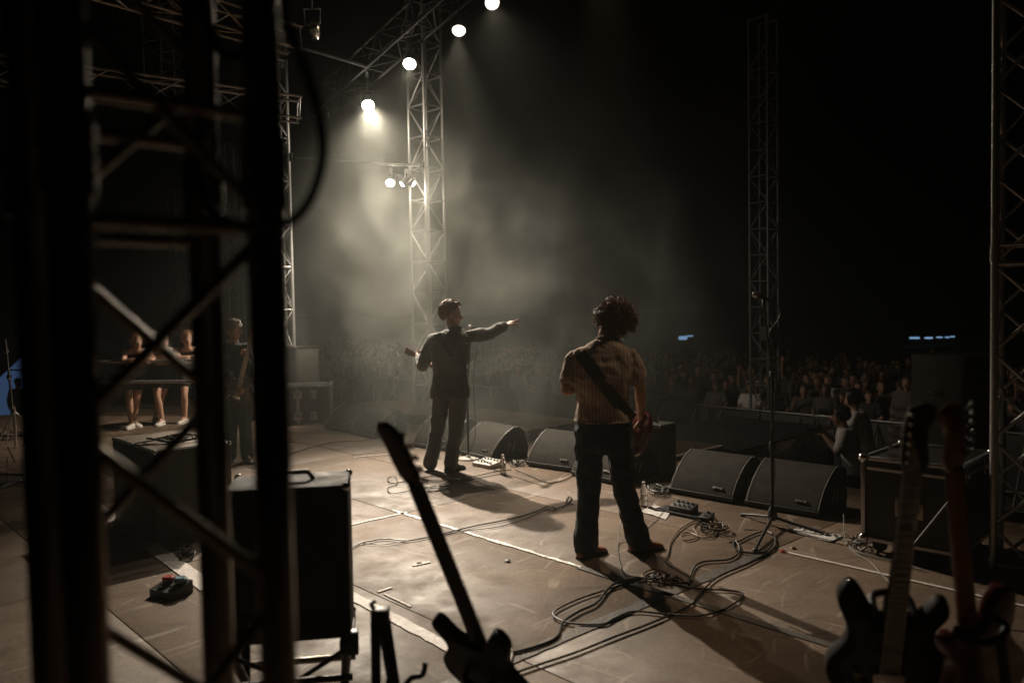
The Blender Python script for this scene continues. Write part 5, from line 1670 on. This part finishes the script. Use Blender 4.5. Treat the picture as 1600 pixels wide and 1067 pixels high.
def sheet(label, corners, seed, name='paper_sheet', text=None):
    rr = random.Random(seed)
    P = [at(*q) for q in corners]
    c = sum(P, V()) / 4
    t = thing(name, label, 'paper', (c.x, c.y, 0))
    N = 8
    vs, fs = [], []
    for i in range(N + 1):
        for j in range(N + 1):
            a = P[0].lerp(P[1], i / N); b = P[3].lerp(P[2], i / N)
            q = a.lerp(b, j / N) - c
            vs.append(V((q.x, q.y, .006 + .012 * max(0, noise.noise(V((q.x * 7 + seed, q.y * 7, 0)))) + (.02 if (i in (0, N) and j in (0, N) and rr.random() < .5) else 0))))
    k = len(vs)
    vs += [v - V((0, 0, .0012)) for v in vs]
    for i in range(N):
        for j in range(N):
            q = (i * (N + 1) + j, (i + 1) * (N + 1) + j, (i + 1) * (N + 1) + j + 1, i * (N + 1) + j + 1)
            fs += [q, tuple(k + w for w in reversed(q))]
    MB().add(vs, fs).build('sheet', 'paper', t)
    return t, P, c
sheet('white sheet of paper lying by the boot of the guitarist in jeans', [(1000, 800), (1022, 790), (1052, 796), (1040, 812)], 3)
t, P, c = sheet('printed paper sign lying on the floor behind a leg of the tripod stand', [(1232, 830), (1250, 824), (1318, 838), (1298, 848)], 8, 'paper_sign')
cu = bpy.data.curves.new('printed_word', 'FONT'); cu.body = 'PYTHO'; cu.size = .15; cu.extrude = .0006; cu.align_x = 'CENTER'; cu.align_y = 'CENTER'
tmp_o = link(bpy.data.objects.new('tmp_word', cu)); bpy.context.view_layer.update()
wm = bpy.data.meshes.new_from_object(tmp_o.evaluated_get(bpy.context.evaluated_depsgraph_get())); bpy.data.objects.remove(tmp_o); bpy.data.curves.remove(cu)
wm.materials.clear(); wm.materials.append(MATS['ink'])
o = link(bpy.data.objects.new('printed_word', wm))
o.parent = t
dx = (P[2] - P[1]).normalized()
o.location = V(((P[1] + P[2]) / 2 - c).xy.to_3d()) * .35 + V((0, 0, .021))
o.rotation_euler = (0, 0, math.atan2(dx.y, dx.x))
# tiny litter
rr = random.Random(9)
for k, (x, y, lab) in enumerate(((1240, 857, 'crumpled orange scrap on the floor near the tripod stand'), (1222, 862, 'small reddish scrap on the floor beside the orange one'), (793, 877, 'small dark crumb of litter on the boards'), (655, 880, 'pale bit of litter above the tape scrap'))):
    bm = bmesh.new(); bmesh.ops.create_icosphere(bm, subdivisions=2, radius=.02)
    for v in bm.verts:
        v.co *= 1 + .5 * noise.noise(v.co * 60 + V((k, 0, 0))); v.co.z *= .35
    tag(MB().bm(bm).build('litter_scrap', ['maple', 'knob_red', 'black_plastic', 'paper'][k], loc=at(x, y) + V((0, 0, .008))), lab, 'litter')

# ------------------------------------------------------------------ things lying on the grey cabinet
ap = at(246, 850)
ctr = ap + E1 * .40 + E2 * .30
for k, lab in enumerate(('black cable loop lying on top of the grey cabinet', 'thin black cable straggling over the top of the grey cabinet')):
    rr = random.Random(k + 3)
    pts = [V((.22 * math.cos(a) * (1 - .5 * k), .13 * math.sin(a + .7 * k), .717 + .012 * (i % 3))) for i, a in enumerate([q * .8 for q in range(9)])]
    if k: pts += [V((-.25, -.18, .716)), V((-.10, -.24, .716)), V((.05, -.20, .716)), V((.12, -.1, .716))]
    tag(MB().tube(pts, .009 - .003 * k, 7, sub=5).build('cable_coil', 'cable_black', loc=(ctr.x, ctr.y, 0)), lab, 'cable')

# ------------------------------------------------------------------ far rail, drum hardware, tent
a, b = pd(60, 571, 12.1), pd(330, 563, 11.9)
rl = thing('hand_rail', 'metal hand rail with two bars at the far side of the stage', 'railing', (a.x, a.y, 0))
for z in (1.05, .74):
    bar('rail_bar', (0, 0, z), (b.x - a.x, b.y - a.y, z), .024, 'alu', rl)
for t_ in (.0, .98):
    q = V((b.x - a.x, b.y - a.y, 0)) * t_
    bar('post', q, q + V((0, 0, 1.05)), .022, 'alu', rl)
hw = at(25, 700)
t = thing('cymbal_stand', 'chrome drum hardware stand at the left edge', 'stand', hw)
top = pd(8, 530, hw.y) - hw
bar('pole', (0, 0, .2), top, .016, 'chrome', t)
bar('pole', (0, 0, .02), (0, 0, .55), .020, 'chrome', t)
for a_ in (20, 140, 260):
    e = V((math.cos(rad(a_)) * .38, math.sin(rad(a_)) * .38, .015))
    bar('leg', (0, 0, .5), e, .011, 'chrome', t)
    bar('brace', (0, 0, .18), e * .55 + V((0, 0, .22)), .008, 'chrome', t)
for z in (.55, .95, 1.3):
    MB().lathe([(.022, z - .03), (.03, z - .02), (.03, z + .02), (.022, z + .03)], 12, Matrix.Translation((top.x * (z - .2) / max(.3, top.z - .2), top.y * (z - .2) / max(.3, top.z - .2), 0))).build('clamp', 'chrome', t)
bar('boom', (top.x * .7, top.y * .7, top.z * .72), (.55, .1, top.z * .70), .010, 'black_metal', t)
hw2 = at(10, 760)
t = thing('drum_pedal', 'drum pedal and low bars on the floor at the left edge', 'drum hardware', hw2)
MB().box((0, 0, .03), (.12, .34, .02), 0, .004).build('footboard', 'chrome', t)
bar('cross_bar', (-.4, .18, .10), (.5, .10, .08), .016, 'chrome', t)
bar('cross_bar', (-.3, -.2, .02), (.4, .3, .03), .014, 'chrome', t)
bar('post', (-.08, .16, .0), (-.08, .16, .26), .010, 'chrome', t)
bar('post', (.08, .16, .0), (.08, .16, .26), .010, 'chrome', t)
bar('beater', (0, .16, .22), (0, .05, .40), .007, 'chrome', t)
tp = pd(28, 600, 24.0)
t = thing('tent', 'blue lit tent gable seen behind the drum hardware', 'tent', (tp.x, tp.y, GROUND))
zt = pd(40, 535, 24.0).z - GROUND
W = 2.2
MB().add([(-W * .45, 0, .0), (W * .5, 0, 0), (W * .5, 0, zt * .85), (W * .3, 0, zt), (-W * .45, 0, zt * .45), (-W * .45, .04, .0), (W * .5, .04, 0), (W * .5, .04, zt * .85), (W * .3, .04, zt), (-W * .45, .04, zt * .45)],
         [(0, 1, 2, 3, 4), (9, 8, 7, 6, 5), (0, 4, 9, 5), (4, 3, 8, 9), (3, 2, 7, 8), (2, 1, 6, 7), (1, 0, 5, 6)]).build('gable', 'tent_lit', t, smooth=False)
MB().add([(-W * .45, .05, zt * .45), (W * .3, .05, zt), (W * .3, 4, zt), (-W * .45, 4, zt * .45), (W * .5, .05, zt * .85), (W * .5, 4, zt * .85)], [(0, 1, 2, 3), (1, 4, 5, 2)]).build('roof', 'tent_cloth', t, smooth=False)
q = pd(27, 583, 21.0)
onlooker('dark figure standing in front of the blue tent', q.x, q.y, 0, rad(10), 1.75, None)

# ------------------------------------------------------------------ barrier, photographers, far lights
for k, v0 in enumerate(np.arange(2.6, 24, 2.44)):
    p_ = st(BAR_U, float(v0), GROUND)
    lab = 'crowd barrier panel seen %s' % ['at the right, behind the flight case', 'behind the two photographers', 'right of the mic stand pole', 'left of the mic stand pole', 'just right of the striped shirt', 'behind the striped shirt', 'left of the striped shirt in the smoke', 'right of the singer in the smoke', 'behind the singer in the smoke'][min(k, 8)]
    t = thing('crowd_barrier', lab, 'barrier', p_, STAGE_YAW + rad(90), 'crowd barrier panels')
    L = 2.40
    bar('top_rail', (0, 0, 1.12), (L, 0, 1.12), .026, 'barrier_metal', t)
    bar('bottom_rail', (0, 0, .12), (L, 0, .12), .022, 'barrier_metal', t)
    MB().box((L / 2, 0, .61), (L - .08, .012, .94), 0, .002).build('board', 'barrier_board', t)
    for x in (0.02, L / 2, L - .02):
        bar('upright', (x, .01, 0), (x, .01, 1.12), .022, 'barrier_metal', t)
    for x in (.3, 1.2, 2.1):
        bar('stay', (x, .04, 1.05), (x, .75, .02), .020, 'barrier_metal', t)
    MB().box((L / 2, .45, .012), (L - .05, .9, .016), 0, .003).build('foot_plate', 'barrier_metal', t)
st_ = thing('pit_step', 'low step in the pit under the two photographers', 'step', (0, 0, 0))
pc = pd(1338, 640, 11.2)
st_.location = (pc.x, pc.y, GROUND); st_.rotation_euler = (0, 0, STAGE_YAW)
MB().box((0, 0, .11), (1.5, 2.4, .22), 0, .01).build('tread', 'barrier_metal', st_)
MB().box((0, 0, .04), (1.54, 2.44, .08), 0, .01).build('base', 'barrier_board', st_)
def photographer(label, px, py, depth, yaw, skin, hair, seed):
    p_ = pd(px, py, depth)
    Jg = pose(1.72, elL=(-.23, .12, 1.14), elR=(.23, .12, 1.14), wrL=(-.05, .32, 1.34), wrR=(.07, .30, 1.38), pelvis=(0, -.05, .95), chest=(0, .02, 1.24), neck=(0, .07, 1.45), shL=(-.165, .04, 1.39), shR=(.165, .04, 1.39))
    z0 = GROUND + .22
    s = (p_.z - z0) / 1.585
    t, M = person(label, (p_.x, p_.y, z0), Jg, 0, (V((0, .11, 1.585)), 0, rad(6), 0, 1.0), skin, .010, None, rz=yaw)
    t.scale = (s, s, s)
    mb = MB(); add_torso(mb, torso_rings(Jg, 0, .024, hem=.84, hem_w=.17), 0)
    for q in 'LR':
        limb(mb, [Jg['sh' + q], mid(Jg['sh' + q], Jg['el' + q], .8)], [.074, .074])
    me = remesh(mb, .012, 'tee_white', 'tee', 2, .006)
    obj('t_shirt', me, t)
    ribbon('shoulder_strap', me, [(-.10, 1.42), (-.02, 1.3), (.06, 1.15), (.13, 1.0)], .04, 'leather_dark', t)
    mb = MB()
    add_torso(mb, [(Jg['pelvis'], .17, .13), (Jg['pelvis'] - V((0, 0, .1)), .17, .13)], 0)
    for q in 'LR': limb(mb, [Jg['hip' + q], Jg['kn' + q], Jg['an' + q]], [.098, .078, .072])
    obj('trousers', remesh(mb, .014, 'jeans', 'trousers', 2, .004), t)
    shoes(t, Jg, 'shoe_black', 'sole', .010)
    cap_hair(M, hair, t, (.085, .107, .103), .40, down=-.45)
    locks(M, 120, seed, hair, t, lambda d: V((.3, -.5, -.8)), .012, .09, .008, lambda d: d.z > -.3 and d.y < .5)
    cam_t = thing('photo_camera', 'black camera held up by the %s' % ('nearer photographer' if seed == 1 else 'farther photographer'), 'camera', t.location, yaw)
    cam_t.scale = (s, s, s)
    MB().box((0, .37, 1.42), (.14, .06, .10), 0, .012).build('camera_body', 'black_plastic', cam_t)
    MB().lathe([(.035, 0), (.038, .02), (.038, .12), (.042, .14), (.036, .142)], 14, Matrix.Translation((0, .40, 1.41)) @ Matrix.Rotation(rad(-90), 4, 'X')).build('camera_lens', 'black_plastic', cam_t)
    return t
photographer('nearer photographer in a pale t-shirt with a dark strap in the pit', 1327, 652, 10.6, rad(62), 'skin_dark', 'hair_dark', 1)
photographer('farther photographer in a white t-shirt in the pit behind the nearer one', 1345, 626, 11.5, rad(55), 'skin', 'hair_dark', 2)
def glow_strip(label, x, y, w, h, depth, tilt=0.0):
    a_ = pd(x, y, depth)
    t = thing('marquee', label, 'tent', (a_.x, a_.y, GROUND))
    mw, mh = w / F_PX * depth, h / F_PX * depth
    MB().box((0, 0, a_.z - GROUND), (mw, .3, mh), 0, mh * .3).build('lit_valance', 'marquee_light', t)
    for s in (-1, 1):
        bar('post', (s * mw * .5, .3, 0), (s * mw * .5, .3, a_.z - GROUND), .06, 'black_metal', t)
    return t
for k, (x, y, w, h) in enumerate(((1067, 528, 13, 6), (1078, 525, 9, 2), (1429, 528, 14, 3), (1451, 528, 11, 3), (1468, 527, 8, 2), (1480, 527, 5, 2), (1488, 526, 5, 2), (1149, 555, 6, 2))):
    glow_strip(['bright blue lit marquee far beyond the crowd right of the striped shirt', 'thin blue lit strip beside the bright blue marquee', 'leftmost blue lit strip of the far row at the right', 'second blue lit strip of the far row at the right', 'third blue lit strip of the far row at the right', 'fourth tiny blue strip of the far row at the right', 'last tiny blue strip of the far row at the right', 'small white light just left of the mic stand above the crowd'][k], x, y, w, h, 60 + k)

# ------------------------------------------------------------------ cable loops on the foreground tower
def hang(label, pts, r, seed=0):
    P = [pd(x, y, d) for x, y, d in pts]
    o = MB().tube([p_ - P[0] for p_ in P], r, 10, sub=8).build('hanging_cable', 'rubber', loc=P[0])
    return tag(o, label, 'cable')
hang('thick black cable looping down beside the black post of the foreground tower', [(440, -40, 1.06), (452, 40, 1.0), (478, 110, .97), (500, 190, .96), (503, 250, .95), (485, 310, .95), (455, 345, .96), (420, 352, .97), (370, 350, .99), (335, 330, 1.0), (316, 290, 1.02), (312, 240, 1.04), (325, 190, 1.06), (350, 165, 1.07)], .0062)
hang('second dark cable curving over the upper part of the foreground tower', [(300, -30, 1.12), (335, 60, 1.08), (360, 90, 1.06), (395, 60, 1.05), (415, -20, 1.05)], .008)
o = MB()
